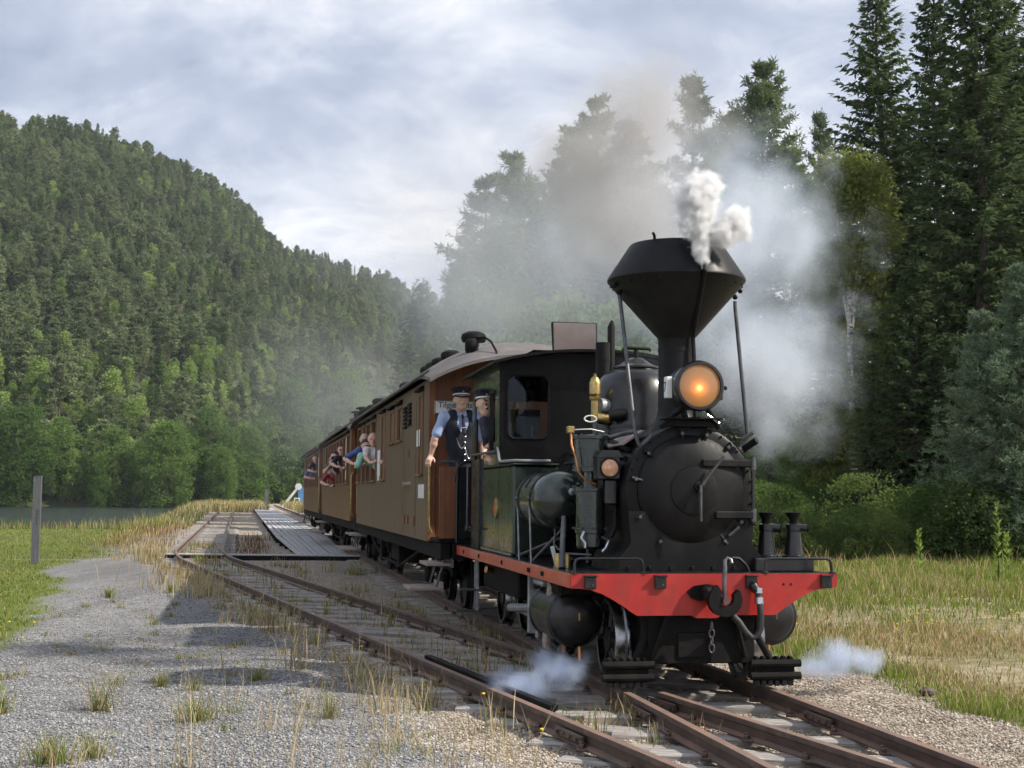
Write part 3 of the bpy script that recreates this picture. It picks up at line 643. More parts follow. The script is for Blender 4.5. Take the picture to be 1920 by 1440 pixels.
# headlamp
hl = done(P('headlamp', 'black_paint').lathe([(.06, .52), (.15, .50), (.178, .46), (.180, .24), (.197, .235), (.200, .20), (.199, .155), (.188, .140), (.170, .140), (.168, .16)], (0.0, 0, 2.335), (0, 1, 0), 48, False))
ln = MB().lathe([(0, -.012), (.08, -.008), (.14, .004), (.167, .016)], (0, 0, 0), (0, 1, 0), 40, False); lo_ = ln.build('lens', 'lit_lens', hl); lo_.location = (0, .145, 2.335)
done(P('bulb', 'lit_lens', hl).ball((0, .155, 2.325), .012, 8))
pl = done(P('number_glass', 'white_paint', hl).box((-.205, .33, 2.33), (.05, .075, .17), .006)); done(P('lamp_hasp', 'black_paint', hl).tube([(.20, .30, 2.42), (.225, .30, 2.42), (.225, .30, 2.24), (.20, .30, 2.24)], .013, 8))
done(P('side_glass', 'white_paint', hl).box((.178, .215, 2.335), (.02, .02, .12), .004))
done(P('knob', 'black_matt', hl).ball((.245, .26, 2.33), .018, 8))
for sx in (-1, 1):
    done(P('lamp_leg', 'black_matt', hl).tube([(sx * .10, .30, 2.17), (sx * .17, .34, 2.10), (sx * .24, .42, 2.02)], .022, 8))
done(P('lamp_shelf', 'black_matt', hl).box((-.01, .36, 2.085), (.46, .22, .016), .004)); done(P('lamp_bracket', 'steel', hl).tube([(.10, .28, 2.12), (.20, .28, 2.05)], .008, 6)); done(P('lamp_bracket', 'black_matt', hl).box((-.01, .40, 2.05), (.40, .05, .06), .008))
tx = bpy.data.curves.new('numeral', 'FONT'); tx.body = '7'; tx.size = .11; tx.extrude = .001; tx.align_x = 'CENTER'; tx.align_y = 'CENTER'
to = bpy.data.objects.new('numeral', tx); link(to)
def text_part(to, name, mat, parent, loc, rot, label=None):
    dg = bpy.context.evaluated_depsgraph_get(); me = bpy.data.meshes.new_from_object(to.evaluated_get(dg)); bpy.data.objects.remove(to)
    me.materials.clear(); me.materials.append(MATS[mat]); o = inst(name, me, parent, loc, rot); return o
text_part(to, 'numeral', 'print_black', hl, (-.2315, .33, 2.33), (R(90), 0, R(-90)))
# side lamp
sl_ = done(P('side_lamp', 'black_paint').box((-.635, .60, 1.69), (.185, .18, .19), .012)); done(P('lamp_roof', 'black_paint', sl_).prism([(-.74, 1.775), (-.53, 1.775), (-.565, 1.83), (-.70, 1.83)], .49, .71)); done(P('lens', 'amber_lens', sl_).lathe([(.072, 0), (.066, .02), (.04, .034), (0, .038)], (-.635, .512, 1.69), (0, -1, 0), 24)); done(P('bracket', 'black_paint', sl_).box((-.60, .64, 1.50), (.10, .10, .20), .01)); done(P('lens_rim', 'black_matt', sl_).lathe([(.074, 0), (.084, 0), (.084, .018), (.074, .018)], (-.635, .512, 1.69), (0, -1, 0), 24, False))
# air pump
ap = done(P('air_pump', 'green_paint').lathe([(.10, 1.04), (.115, 1.06), (.115, 1.16), (.125, 1.165), (.125, 1.20), (.118, 1.205), (.118, 1.50), (.135, 1.505), (.135, 1.535), (.06, 1.54), (.055, 1.66), (.15, 1.665), (.15, 1.70), (.138, 1.705), (.138, 1.925), (.152, 1.93), (.152, 1.955), (.06, 1.965), (0, 1.97)], (-.72, .80, 0), (0, 0, 1), 32, False))
for z in (1.185, 1.52, 1.685, 1.942):
    for k in range(8): done(P('stud', 'dull_rod', ap).ball((-.72 + .142 * math.cos(k * .785), .80 + .142 * math.sin(k * .785), z + .018), .012, 6))
done(P('pump_drain', 'steel', ap).tube([(-.80, .68, 1.18), (-.83, .66, 1.13), (-.80, .65, 1.09), (-.80, .65, 1.05)], .010, 6)); done(P('pump_cock', 'steel', ap).tube([(-.66, .66, 1.14), (-.60, .66, 1.11), (-.63, .64, 1.05), (-.66, .64, 1.02)], .012, 6))
done(P('copper_pipe', 'copper').tube([(-.90, .74, 1.98), (-.90, .72, 1.88), (-.87, .70, 1.78), (-.85, .68, 1.66), (-.80, .67, 1.60), (-.70, .68, 1.56)], .009, 8)); done(P('lubricator', 'brass').box((-.90, .76, 2.00), (.06, .07, .06), .008)); done(P('lubricator_pipe', 'dull_rod').tube([(-.88, .77, 2.0), (-.72, .80, 2.01), (-.60, .84, 1.99)], .009, 8))
done(P('steam_pipe', 'dull_rod').tube([(-.60, .80, 1.93), (-.48, .72, 1.97), (-.40, .62, 1.99)], .02, 10))
done(P('exhaust_pipe', 'black_matt').tube([(-.56, .70, 1.52), (-.55, .66, 1.38), (-.56, .62, 1.22), (-.60, .60, 1.14)], .022, 10)); done(P('drain_pipe', 'dull_rod').tube([(-.93, .85, 1.30), (-.95, .80, 1.12), (-.97, .72, .98), (-.985, .66, .885)], [.020, .022, .024, .030], 10))
# pipes over the boiler shoulder
for k in range(3): done(P('boiler_pipe', 'black_matt').tube([(-.50 + .02 * k, .60, 1.70 + .07 * k), (-.53 + .04 * k, 1.2, 1.76 + .09 * k), (-.52 + .05 * k, 2.6, 1.77 + .09 * k)], .022, 8))
done(P('boiler_shelf', 'canvas_lid').box((-.40, 1.0, 1.94), (.22, .7, .012), .003, Matrix.Rotation(R(-34), 3, 'Y')))
# air reservoir
rv = done(P('air_reservoir', 'green_paint').lathe([(.0, 1.38), (.09, 1.39), (.17, 1.425), (.225, 1.48), (.25, 1.55), (.255, 1.60), (.255, 2.35), (.24, 2.45), (.17, 2.53), (0, 2.56)], (-.80, 0, 1.425), (0, 1, 0), 44, False))
for y in (1.66, 2.22):
    bd = done(P('strap', 'black_paint', rv).lathe([(.256, 0), (.266, 0), (.266, .035), (.256, .035)], (-.80, y, 1.425), (0, 1, 0), 44, False)); done(P('strap_bolt', 'dull_rod', bd).ball((-1.06, y + .017, 1.44), .022, 8)); done(P('hanger_rod', 'grey_metal', bd).tube([(-1.055, y + .017, 1.43), (-1.035, y + .017, .88)], .009, 8))
done(P('reservoir_pipe', 'dull_rod').tube([(-.74, 1.40, 1.50), (-.72, 1.30, 1.49), (-.74, 1.05, 1.44), (-.66, .92, 1.44)], .017, 10)); done(P('boss', 'grey_metal', rv).ball((-.74, 1.40, 1.50), .035, 10))
done(P('slot_plate', 'print_black', rv).box((-1.010, 1.98, 1.575), (.012, .03, .09), .002, Matrix.Rotation(R(36), 3, 'Y')))
for p0, p1 in (((-.98, 2.62, .90), (-.70, 1.75, 1.12)), ((-1.0, 1.75, .90), (-.78, 1.50, 1.20)), ((-.62, 1.30, .90), (-.62, 1.30, 1.30))): done(P('brace', 'dull_rod').tube([p0, p1], .014, 8))
done(P('drain_hose', 'dull_rod').tube([(-.86, 1.5, 1.18), (-.88, 1.45, 1.05), (-.84, 1.3, .98), (-.66, 1.0, .98)], .010, 8))
for x, y in ((-.955, .93), (-.905, .86)): o_ = done(P('oil_pot', 'brass').lathe([(.035, 0), (.035, .10), (.028, .11), (.028, .115), (0, .116)], (x, y, .881), (0, 0, 1), 16)); done(P('pot_band', 'brass', o_).lathe([(.036, 0), (.040, 0), (.040, .012), (.036, .012)], (x, y, .93), (0, 0, 1), 16, False))
done(P('white_plate', 'white_paint').box((-.90, 1.35, .96), (.035, .012, .16), .003, Matrix.Rotation(R(-14), 3, 'Y')))
# whistle cluster
wv = done(P('whistle', 'brass').lathe([(.02, 2.30), (.045, 2.32), (.05, 2.345), (.03, 2.36), (.052, 2.37), (.052, 2.47), (.035, 2.51), (.012, 2.53), (.012, 2.545), (.02, 2.55), (0, 2.555)], (-.46, 1.72, 0), (0, 0, 1), 20, False))
done(P('valve_body', 'brass').tube([(-.46, 1.72, 2.13), (-.46, 1.72, 2.31)], .035, 10)); done(P('valve_elbow', 'brass').tube([(-.44, 1.72, 2.16), (-.36, 1.70, 2.14), (-.28, 1.72, 2.18)], .05, 12)); done(P('union', 'grey_metal').lathe([(.065, 0), (.065, .09)], (-.41, 1.74, 2.27), (1, .2, 0), 14)); done(P('valve_spindle', 'dull_rod').tube([(-.46, 1.70, 2.14), (-.46, 1.70, 1.98)], .022, 8)); done(P('pipe_arm', 'black_matt').tube([(-.36, 1.60, 2.17), (-.22, 1.58, 2.19)], .05, 12))
done(P('pull_loop', 'white_paint').tube([(-.46 - .055 - .055 * math.cos(t) * 1.0, 1.66, 2.145 + .028 * math.sin(t)) for t in np.linspace(0, 6.283, 16)], .007, 6, False))
ex = done(P('vent_pipe', 'black_matt').lathe([(.066, 1.85), (.066, 2.885), (.055, 2.885), (.055, 2.6)], (-.27, 2.2, 0), (0, 0, 1), 20, False)); done(P('pipe_band', 'black_matt', ex).lathe([(.067, 0), (.070, 0), (.070, .02), (.067, .02)], (-.27, 2.2, 2.72), (0, 0, 1), 20, False))
done(P('tall_pipe', 'black_matt').tube([(-.10, 2.55, 2.3), (-.10, 2.55, 3.08), (-.09, 2.55, 3.14)], [.035, .035, .012], 10))
# side tanks
for sx in (-1, 1):
    tk = done(P('side_tank', 'green_paint').span((sx * .54, 2.86, .882), (sx * .98, 4.70, 1.755), .02))
    done(P('tank_lip', 'green_paint', tk).span((sx * .535, 2.84, 1.755), (sx * .99, 4.70, 1.775), .008)); done(P('tank_foot', 'green_paint', tk).span((sx * .98, 2.86, .882), (sx * 1.0, 4.70, .915), .006))
    rvt = P('rivet_row', 'green_paint', tk)
    for y in (2.92, 3.35, 4.0, 4.64):
        for z in np.arange(.95, 1.72, .06): rvt.ball((sx * .981, y, z), .007, 6)
    done(rvt)['kind'] = 'stuff'
    pt = [(sx * .99, 3.70, 1.95), (sx * .99, 3.62, 1.84), (sx * .99, 3.55, 1.805), (sx * .99, 2.95, 1.80), (sx * .97, 2.88, 1.80), (sx * .90, 2.85, 1.80), (sx * .62, 2.85, 1.80)]
    done(P('tank_rail', 'grey_metal', tk).tube(pt, .014, 10))
em = done(P('emblem', 'brass').lathe([(.075, 0), (.075, .014), (.06, .02), (0, .02)], (-.98, 3.80, 1.335), (-1, 0, 0), 28)); 
for v in em.data.vertices: v.co.z = 1.335 + (v.co.z - 1.335) * 1.45
en = done(P('emblem_centre', 'red_strip', em).lathe([(.042, 0), (.042, .004), (0, .005)], (-1.0, 3.80, 1.335), (-1, 0, 0), 20))
for v in en.data.vertices: v.co.z = 1.335 + (v.co.z - 1.335) * 1.45
# cab
CF, CB, CWX = 3.66, 5.50, .98
def cab_arch(x): return 2.965 - .145 * (abs(x) / 1.08) ** 2.2
def plate_with_window(name, mat, parent, outer, hole, y0, y1):
    """front plate in xz with one hole, as a ring of quads plus thickness"""
    n = len(hole); mb = MB(); vs = []; fs = []
    for y in (y0, y1):
        vs += [(x, y, z) for x, z in outer] + [(x, y, z) for x, z in hole]
    for k in range(n):
        j = (k + 1) % n
        fs.append((k, j, n + j, n + k)); fs.append((2 * n + k, 3 * n + k, 3 * n + j, 2 * n + j)); fs.append((n + k, n + j, 3 * n + j, 3 * n + k)); fs.append((j, k, 2 * n + k, 2 * n + j))
    mb.add(vs, [tuple(q) for q in fs]); return mb.build(name, mat, parent, False)
def rrect(x0, x1, z0, z1, r, n=4):
    out = []
    for cx_, cz_, a in ((x1 - r, z1 - r, 0), (x0 + r, z1 - r, 90), (x0 + r, z0 + r, 180), (x1 - r, z0 + r, 270)):
        out += [(cx_ + r * math.cos(R(a + 90 * k / n)), cz_ + r * math.sin(R(a + 90 * k / n))) for k in range(n + 1)]
    return out
def rect_like(x0, x1, z0, z1, hole, top):
    cx_, cz_ = sum(h[0] for h in hole) / len(hole), sum(h[1] for h in hole) / len(hole); out = []
    corners = [(x1, z1), (x0, z1), (x0, z0), (x1, z0)]
    for k_, (hx, hz) in enumerate(hole):
        c_, i_ = k_ // 5, k_ % 5; X, Z = corners[c_]; vert = (i_ < 2) == (c_ in (0, 2))      # on the upright edge of that corner
        if i_ != 2: X, Z = (X, hz) if vert else (hx, Z)
        if top and Z == z1: Z = cab_arch(X) - .03
        out.append((X, Z))
    return out
cf = done(P('cab_front', 'black_matt').span((-CWX, CF, .882), (CWX, CF + .03, 1.95)))
for sx in (-1, 1):
    h_ = rrect(-.90, -.47, 2.045, 2.69, .08) if sx < 0 else rrect(.47, .90, 2.045, 2.69, .08)
    o_ = rect_like(-CWX if sx < 0 else 0., 0. if sx < 0 else CWX, 1.95, 2.80, h_, True)
    pf = plate_with_window('front_plate', 'black_matt', LO, o_, h_, CF, CF + .03)
    n_ = len(h_); mb = MB(); mb.tube([(x, CF - .004, z) for x, z in h_ + h_[:1]], .012, 6, False); mb.build('window_bead', 'black_matt', pf)
    mb = MB(); mb.add([(x, CF + .012, z) for x, z in h_], [tuple(range(n_))]); mb.build('pane', 'thin_glass', pf, False)
    # cab side: lower sheet, pillars, waist rail
    sd = done(P('cab_side', 'green_paint').span((sx * (CWX - .02), 4.705, .882), (sx * CWX, CB, 1.86)))
    done(P('front_pillar', 'green_paint', sd).span((sx * (CWX - .02), CF + .032, 1.78), (sx * CWX, 3.93, 2.86))); done(P('rear_pillar', 'green_paint', sd).span((sx * (CWX - .02), 5.28, 1.86), (sx * CWX, CB, 2.86)))
    done(P('cant_panel', 'green_paint', sd).span((sx * (CWX - .02), 3.93, 2.56), (sx * CWX, 5.28, 2.86))); done(P('sill_sheet', 'green_paint', sd).span((sx * (CWX - .02), 3.93, 1.78), (sx * CWX, 4.703, 1.90)))
    done(P('waist_rail', 'dull_rod', sd).tube([(sx * (CWX + .02), 3.72, 1.915), (sx * (CWX + .02), 5.40, 1.915)], .016, 8)); done(P('window_post', 'black_paint', sd).span((sx * (CWX - .03), 4.20, 1.90), (sx * (CWX + .012), 4.27, 2.56))); 
    done(P('beading', 'black_matt', sd).tube([(sx * (CWX + .005), 3.95, 2.54), (sx * (CWX + .005), 5.26, 2.54)], .010, 6))
    done(P('door_post', 'black_paint', sd).span((sx * (CWX - .01), 4.80, .884), (sx * (CWX + .03), 4.89, 1.86), .006)); done(P('grab_bar', 'dull_rod', sd).tube([(sx * 1.0, 5.40, 1.80), (sx * 1.04, 5.40, 1.78), (sx * 1.04, 5.40, 1.08), (sx * 1.0, 5.40, 1.06)], .013, 8))
    done(P('latch', 'black_paint', sd).tube([(sx * 1.02, 4.62, 1.10), (sx * 1.04, 4.85, 1.10), (sx * 1.02, 4.98, 1.10)], .012, 8)); done(P('hinge_arm', 'dull_rod', sd).tube([(sx * 1.0, 5.30, 1.10), (sx * 1.03, 5.55, 1.10), (sx * 1.03, 5.58, 1.06)], .012, 8))
done(P('wind_deflector', 'black_matt').box((-1.0, 5.05, 2.12), (.02, .15, .38), .004))
done(P('cab_back', 'black_matt').span((-CWX + .022, CB - .02, .882), (CWX - .022, CB, 1.75))); done(P('cab_back_upper', 'black_matt').span((-CWX + .022, CB - .02, 2.55), (CWX - .022, CB, 2.85)))
done(P('cab_floor', 'grimy_black').span((-CWX + .022, CF + .032, .881), (CWX - .022, CB - .022, .93))); done(P('firebox_backhead', 'black_matt').span((-.48, CF + .032, .93), (.48, 4.2, 2.0), .03))
done(P('gauge', 'brass').lathe([(.07, 0), (.07, .04), (0, .04)], (-.2, 4.2, 2.15), (0, 1, 0), 16)); done(P('lever', 'grey_metal').tube([(-.55, 4.1, 1.6), (-.56, 4.0, 2.22)], .022, 8))
xs = np.linspace(-1.08, 1.08, 21); top = [(x, cab_arch(x)) for x in xs]
rf = done(P('cab_roof', 'black_matt').prism(top + [(x, z - .028) for x, z in reversed(top)], 3.48, 5.72))
done(P('roof_hatch', 'canvas_lid', rf).box((-.05, 4.32, 3.155), (.47, .03, .36), .006, Matrix.Rotation(R(-8), 3, 'X'))); ho = MB()
for p0, p1 in (((-.285, 4.30, 2.97), (-.295, 4.35, 3.335)), ((.185, 4.30, 2.97), (.195, 4.35, 3.335)), ((-.295, 4.35, 3.335), (.195, 4.35, 3.335))): done(P('hatch_frame', 'black_matt', rf).tube([p0, p1], .012, 6))
done(P('roof_rainstrip', 'black_matt', rf).box((0, 4.6, 2.975), (1.2, 1.5, .012), .003))
# wheels
def wheel(parent, x, y, r, side, name='wheel', spokes=10):
    w_ = P(name, 'wheel_black', parent); o = side
    w_.lathe([(r * .86, 0), (r * .86, -.012), (r * .80, -.012), (r * .80, .02)], (x, y, r), (o, 0, 0), 36, False); w_.lathe([(.09, -.03), (.10, .05), (.06, .06), (0, .06)], (x, y, r), (o, 0, 0), 18)
    for k in range(spokes):
        a = 2 * math.pi * k / spokes; w_.tube([(x + o * .02, y + .08 * math.cos(a), r + .08 * math.sin(a)), (x + o * .005, y + r * .83 * math.cos(a), r + r * .83 * math.sin(a))], .022, 6)
    w = done(w_)
    done(P('tyre', 'tyre_steel', w).lathe([(r * .86, -.055), (r + .028, -.055), (r + .030, -.045), (r + .026, -.03), (r, -.018), (r - .004, .05), (r - .01, .058), (r * .86, .058)], (x, y, r), (o, 0, 0), 48, False)); return w
for sx in (-1, 1):
    for y, r in ((.70, .325), (2.55, .45), (4.15, .45), (5.55, .30)): wheel(LO, sx * .555, y, r, sx, spokes=8 if r < .4 else 12)
for y, r in ((.70, .325), (2.55, .45), (4.15, .45), (5.55, .30)): done(P('axle', 'grimy_black').tube([(-.5, y, r), (.5, y, r)], .06, 12))
# cylinders and motion
for sx in (-1, 1):
    cyl = done(P('cylinder', 'black_paint').lathe([(0, .70), (.10, .705), (.185, .72), (.205, .735), (.21, .75), (.235, .755), (.235, .79), (.225, .80), (.225, 1.45), (.235, 1.46), (.235, 1.50), (.05, 1.52)], (sx * .835, .10, .475), (0, 1, 0), 40, False))
    done(P('valve_chest', 'grimy_black', cyl).span((sx * .62, .80, .66), (sx * .98, 1.45, .765), .02)); done(P('cylinder_cock', 'copper', cyl).tube([(sx * .80, .82, .25), (sx * .80, .80, .14)], .018, 8)); done(P('cylinder_cock', 'copper', cyl).tube([(sx * .80, 1.40, .25), (sx * .80, 1.40, .14)], .018, 8))
    done(P('relief_valve', 'brass', cyl).tube([(sx * .83, .70, .53), (sx * .83, .70, .47)], .008, 6))
    done(P('sand_box', 'grey_metal').span((sx * .90, 1.28, .70), (sx * 1.03, 1.62, .762), .022)); done(P('sloping_plate', 'wood_step').box((sx * .965, 1.25, .47), (.05, .14, .58), .012, Matrix.Rotation(R(22), 3, 'X')))
    done(P('slide_bar', 'grey_metal').span((sx * .78, 1.52, .56), (sx * .84, 2.30, .60), .004)); done(P('slide_bar', 'grey_metal').span((sx * .78, 1.52, .36), (sx * .84, 2.30, .40), .004)); ch_ = done(P('crosshead', 'steel').box((sx * .81, 1.85, .48), (.09, .22, .22), .02))
    done(P('piston_rod', 'steel').tube([(sx * .80, 1.5, .48), (sx * .80, 1.9, .48)], .025, 10)); done(P('connecting_rod', 'grey_metal').tube([(sx * .81, 1.85, .48), (sx * .76, 4.15, .30)], [.035, .045], 8)); done(P('coupling_rod', 'grey_metal').box((sx * .70, 3.35, .30), (.035, 1.75, .075), .01))
    done(P('motion_bracket', 'grey_metal').span((sx * .70, 2.22, .22), (sx * .95, 2.27, .80), .008)); done(P('expansion_link', 'grey_metal').box((sx * .90, 2.02, .42), (.03, .07, .46), .01, Matrix.Rotation(R(10), 3, 'X'))); done(P('radius_rod', 'steel').tube([(sx * .90, 1.50, .58), (sx * .90, 2.05, .50)], .018, 8)); done(P('combination_lever', 'steel').box((sx * .90, 1.72, .36), (.03, .06, .46), .01)); done(P('drop_link', 'steel').tube([(sx * .92, 1.62, .16), (sx * .90, 1.74, .18)], .02, 8)); done(P('lifting_arm', 'grimy_black').tube([(sx * .90, 1.78, .72), (sx * .92, 2.0, .66)], .03, 8))
    # steps
    for z, w_ in ((.42, .26), (.19, .30)): done(P('step', 'dull_rod').span((sx * .93, 4.92, z), (sx * (.93 + w_), 5.10, z + .018), .005))
    for y in (4.93, 5.07): done(P('step_hanger', 'grey_metal').span((sx * .97, y, .19), (sx * 1.0, y + .022, .78), .004))
    done(P('injector', 'copper').tube([(sx * .90, 4.45, .66), (sx * .98, 4.42, .68)], .035, 12)); done(P('ash_pan', 'grimy_black').span((sx * .45, 3.2, .45), (sx * .86, 5.3, .76), .02)); done(P('brake_hanger', 'grimy_black').box((sx * .60, 3.25, .42), (.08, .10, .52), .02))
    # guard irons with brush blocks
    gx = sx * .545 if sx > 0 else -.62
    gi = done(P('guard_iron', 'grimy_black').tube([(sx * .44, .16, .56), (sx * .46, .13, .38), (sx * .54, .08, .22)], .03, 8))
    done(P('guard_block', 'grimy_black', gi).span((gx - .165, .0, .065), (gx + .165, .16, .225), .012)); 
    for z in (.20, .105): done(P('block_bar', 'grimy_black', gi).tube([(gx - .20, -.015, z), (gx + .20, -.015, z)], .030, 10))
    for k in range(6): done(P('guard_stud', 'grimy_black', gi).box((gx - .14 + .055 * k, .03, .235), (.035, .06, .03), .008)); done(P('brush_tuft', 'rubber', gi).box((gx - .14 + .055 * k, .03, .048), (.042, .05, .045), .006))
# screw jacks carried on the front tray: things of their own
def jack(x, y, z, label):
    q = LO.matrix_basis @ Vector((x, y, z)); j = empty('screw_jack', q, LOCO_H, label, 'jack', 'screw jacks on the locomotive front')
    MB().lathe([(.095, 0), (.095, .015), (.075, .02), (.055, .21), (.048, .215)], (0, 0, 0), (0, 0, 1), 24).build('base', 'black_paint', j)
    MB().lathe([(.05, .21), (.062, .215), (.062, .265), (.05, .27)], (0, 0, 0), (0, 0, 1), 20).build('collar', 'black_paint', j)
    h = MB().tube([(0, 0, .24), (.10, -.04, .235)], [.035, .032], 14).build('handle_socket', 'black_paint', j); MB().lathe([(.02, 0), (.036, 0), (.036, .012), (.02, .012)], (.10, -.04, .235), (1, -.4, -.05), 14, False).build('socket_ring', 'black_matt', h)
    MB().lathe([(.035, .27), (.034, .30), (.06, .345), (.066, .36), (.058, .362), (.03, .345)], (0, 0, 0), (0, 0, 1), 20).build('head', 'black_matt', j)
    for k in range(6): MB().ball((.004 + .0, -.069 + .004 * k, .04 + .03 * k), .007, 6).build('stud', 'dull_rod', j)
jack(.672, .50, .9855, 'black screw jack on the front footplate, the one nearer the smokebox'); jack(.905, .50, .9855, 'black screw jack on the front footplate, the outer one at far right')
# ------------------------------------------------------------------ passenger carriages
TR_H = math.atan(.1915)
TB = Vector((float(main_x(10.68)), 10.68, 0)); TF = Vector((-math.sin(TR_H), math.cos(TR_H), 0))
CL = 11.1; ZB, ZS, ZW, ZT = .89, 1.70, 2.80, 2.92; HW = 1.20; CFL = .95
def car_roof_z(x): return 3.43 - .46 * (abs(x) / 1.30) ** 2.3
def carriage(s, label, wins, near, plates=()):
    """wins: list of (y0, y1, z0, z1, kind); near: the weathered front carriage"""
    SIDE = 'teak_side' if near else 'teak_rear'
    c = empty('passenger_carriage', TB + TF * s, TR_H, label, 'railway carriage', 'wooden carriages of the train')
    def A(name, mat, lo, hi, b=0., par=c, **k): return MB().span(lo, hi, b).build(name, mat, par, **k)
    def T(name, mat, pts, r, n=8, par=c): return MB().tube(pts, r, n).build(name, mat, par)
    # left wall in strips round the openings
    A('wall_panel', SIDE, (-HW, 0, ZB), (-HW + .05, CL, ZS)); A('wall_panel', SIDE, (-HW, 0, ZW), (-HW + .05, CL, ZT))
    y = 0.
    for y0, y1, z0, z1, kind in wins:
        if y0 > y: A('wall_panel', SIDE, (-HW, y, ZS), (-HW + .05, y0, ZW))
        if z0 > ZS + .01: A('wall_panel', SIDE, (-HW, y0, ZS), (-HW + .05, y1, z0))
        if z1 < ZW - .01: A('wall_panel', SIDE, (-HW, y0, z1), (-HW + .05, y1, ZW))
        f = empty('window', (0, 0, 0)); f.parent = c
        j = .045
        A('jamb', 'teak_frame', (-HW - .012, y0, z0), (-HW + .05, y0 + j, z1), .004, f); A('jamb', 'teak_frame', (-HW - .012, y1 - j, z0), (-HW + .05, y1, z1), .004, f)
        A('head', 'teak_frame', (-HW - .012, y0 + j, z1 - j), (-HW + .05, y1 - j, z1), .004, f); A('sill', 'teak_frame', (-HW - .045, y0 - .02, z0 - .02), (-HW + .04, y1 + .02, z0 + .012), .006, f)
        MB().prism([(-HW - .002, z1 + .005), (-HW - .07, z1 + .012), (-HW - .06, z1 + .045), (-HW - .002, z1 + .075)], y0 - .02, y1 + .02).build('hood', 'grimy_black', f)
        if kind == 'glass': A('pane', 'window_glass', (-HW + .015, y0 + j, z0 + .012), (-HW + .021, y1 - j, z1 - j), 0, f)
        elif kind == 'wood': A('shutter', 'teak_frame', (-HW + .012, y0 + j, z0 + .012), (-HW + .03, y1 - j, z1 - j), 0, f)
        elif kind == 'half': A('pane', 'window_glass', (-HW + .015, y0 + j, z0 + .012), (-HW + .021, y1 - j, z0 + .45), 0, f); A('sash', 'teak_frame', (-HW + .008, y0 + j, z0 + .45), (-HW + .03, y1 - j, z0 + .49), .003, f)
        y = y1
    if y < CL: A('wall_panel', SIDE, (-HW, y, ZS), (-HW + .05, CL, ZW))
    # far wall left solid to darken the interior, its panes laid on
    A('wall_panel', SIDE, (HW - .05, 0, ZB), (HW, CL, ZT))
    for k in range(8): A('far_pane', 'window_glass', (HW - .002, .7 + k * 1.27, 1.75), (HW + .004, 1.55 + k * 1.27, 2.72))
    # ends, floor, roof
    for y0, y1, ye in ((0, .05, -.004), (CL - .05, CL, CL + .004)):
        A('end_wall', 'teak_end', (-HW + .052, y0, ZB), (HW - .052, y1, ZT))
        A('end_door', 'teak_frame', (-.36, min(ye, ye * 1.0) - .012, .97), (.36, ye + .012, 2.72), .006); A('door_pane', 'window_glass', (-.22, ye - .016, 1.85), (.22, ye + .016, 2.55))
        for sx in (-1, 1): A('corner_post', 'teak_end', (sx * (HW - .09), ye - .022, ZB), (sx * (HW - .002), ye + .018, ZT), .006)
        A('end_board', 'teak_end', (-HW + .10, ye - .010, 1.66), (HW - .10, ye + .010, 1.72), .004)
    MB().prism([(x, car_roof_z(x) - .04) for x in np.linspace(-HW + .05, HW - .05, 9)] + [(HW - .05, ZT), (-HW + .05, ZT)], .0, .05).build('gable', 'teak_end', c, False)
    MB().prism([(x, car_roof_z(x) - .04) for x in np.linspace(-HW + .05, HW - .05, 9)] + [(HW - .05, ZT), (-HW + .05, ZT)], CL - .05, CL).build('gable', 'teak_end', c, False)
    A('floor', 'interior_dark', (-HW + .05, .05, ZB + .02), (HW - .05, CL - .05, CFL)); A('ceiling', 'interior_dark', (-HW + .05, .05, 2.93), (HW - .05, CL - .05, 2.95)); A('dark_backing', 'interior_dark', (-.12, .2, CFL), (.12, CL - .2, 2.9))  # sheet down the middle added so the open windows stay dark
    xs = np.linspace(-1.31, 1.31, 27); top = [(x, car_roof_z(x)) for x in xs]
    ys = [-.95, -.75, -.5, -.25, 0, .3, CL - .3, CL, CL + .25, CL + .5, CL + .75, CL + .95]; dp = [.27, .20, .125, .065, .025, 0, 0, .025, .065, .125, .20, .27]; sec = top + [(x, z - .04) for x, z in reversed(top)]; rb = MB(); nS = len(sec)
    vs = [(x, yy, z - d * (1 - .55 * min(1, abs(x) / 1.31) ** 2)) for yy, d in zip(ys, dp) for x, z in sec]; fs = [(i * nS + k, (i + 1) * nS + k, (i + 1) * nS + (k + 1) % nS, i * nS + (k + 1) % nS) for i in range(len(ys) - 1) for k in range(nS)] + [tuple(range(nS)), tuple((len(ys) - 1) * nS + k for k in reversed(range(nS)))]
    rf = rb.add(vs, fs).build('roof', 'roof_grey', c, True, None, 50)
    for yy in np.arange(.9, CL, 2.3): MB().prism([(x, z + .008) for x, z in top[1:-1]] + [(x, z - .01) for x, z in reversed(top[1:-1])], yy, yy + .03).build('roof_seam', 'roof_grey', rf, True, None, 50)
    T('gutter', 'roof_grey', [(-1.315, -.9, 2.945), (-1.315, CL + .9, 2.945)], .018, 8, rf)
    for yy, xx in ((.55, -.55), (3.2, -.45), (4.3, -.45), (5.0, -.45), (5.7, -.45), (9.3, -.4)):
        z = car_roof_z(xx) - .01; v = MB().lathe([(.07, 0), (.07, .09), (.15, .10), (.17, .15), (.155, .20), (.09, .235), (.0, .245)], (xx, yy, z), (0, 0, 1), 16).build('roof_ventilator', 'grimy_black', rf)
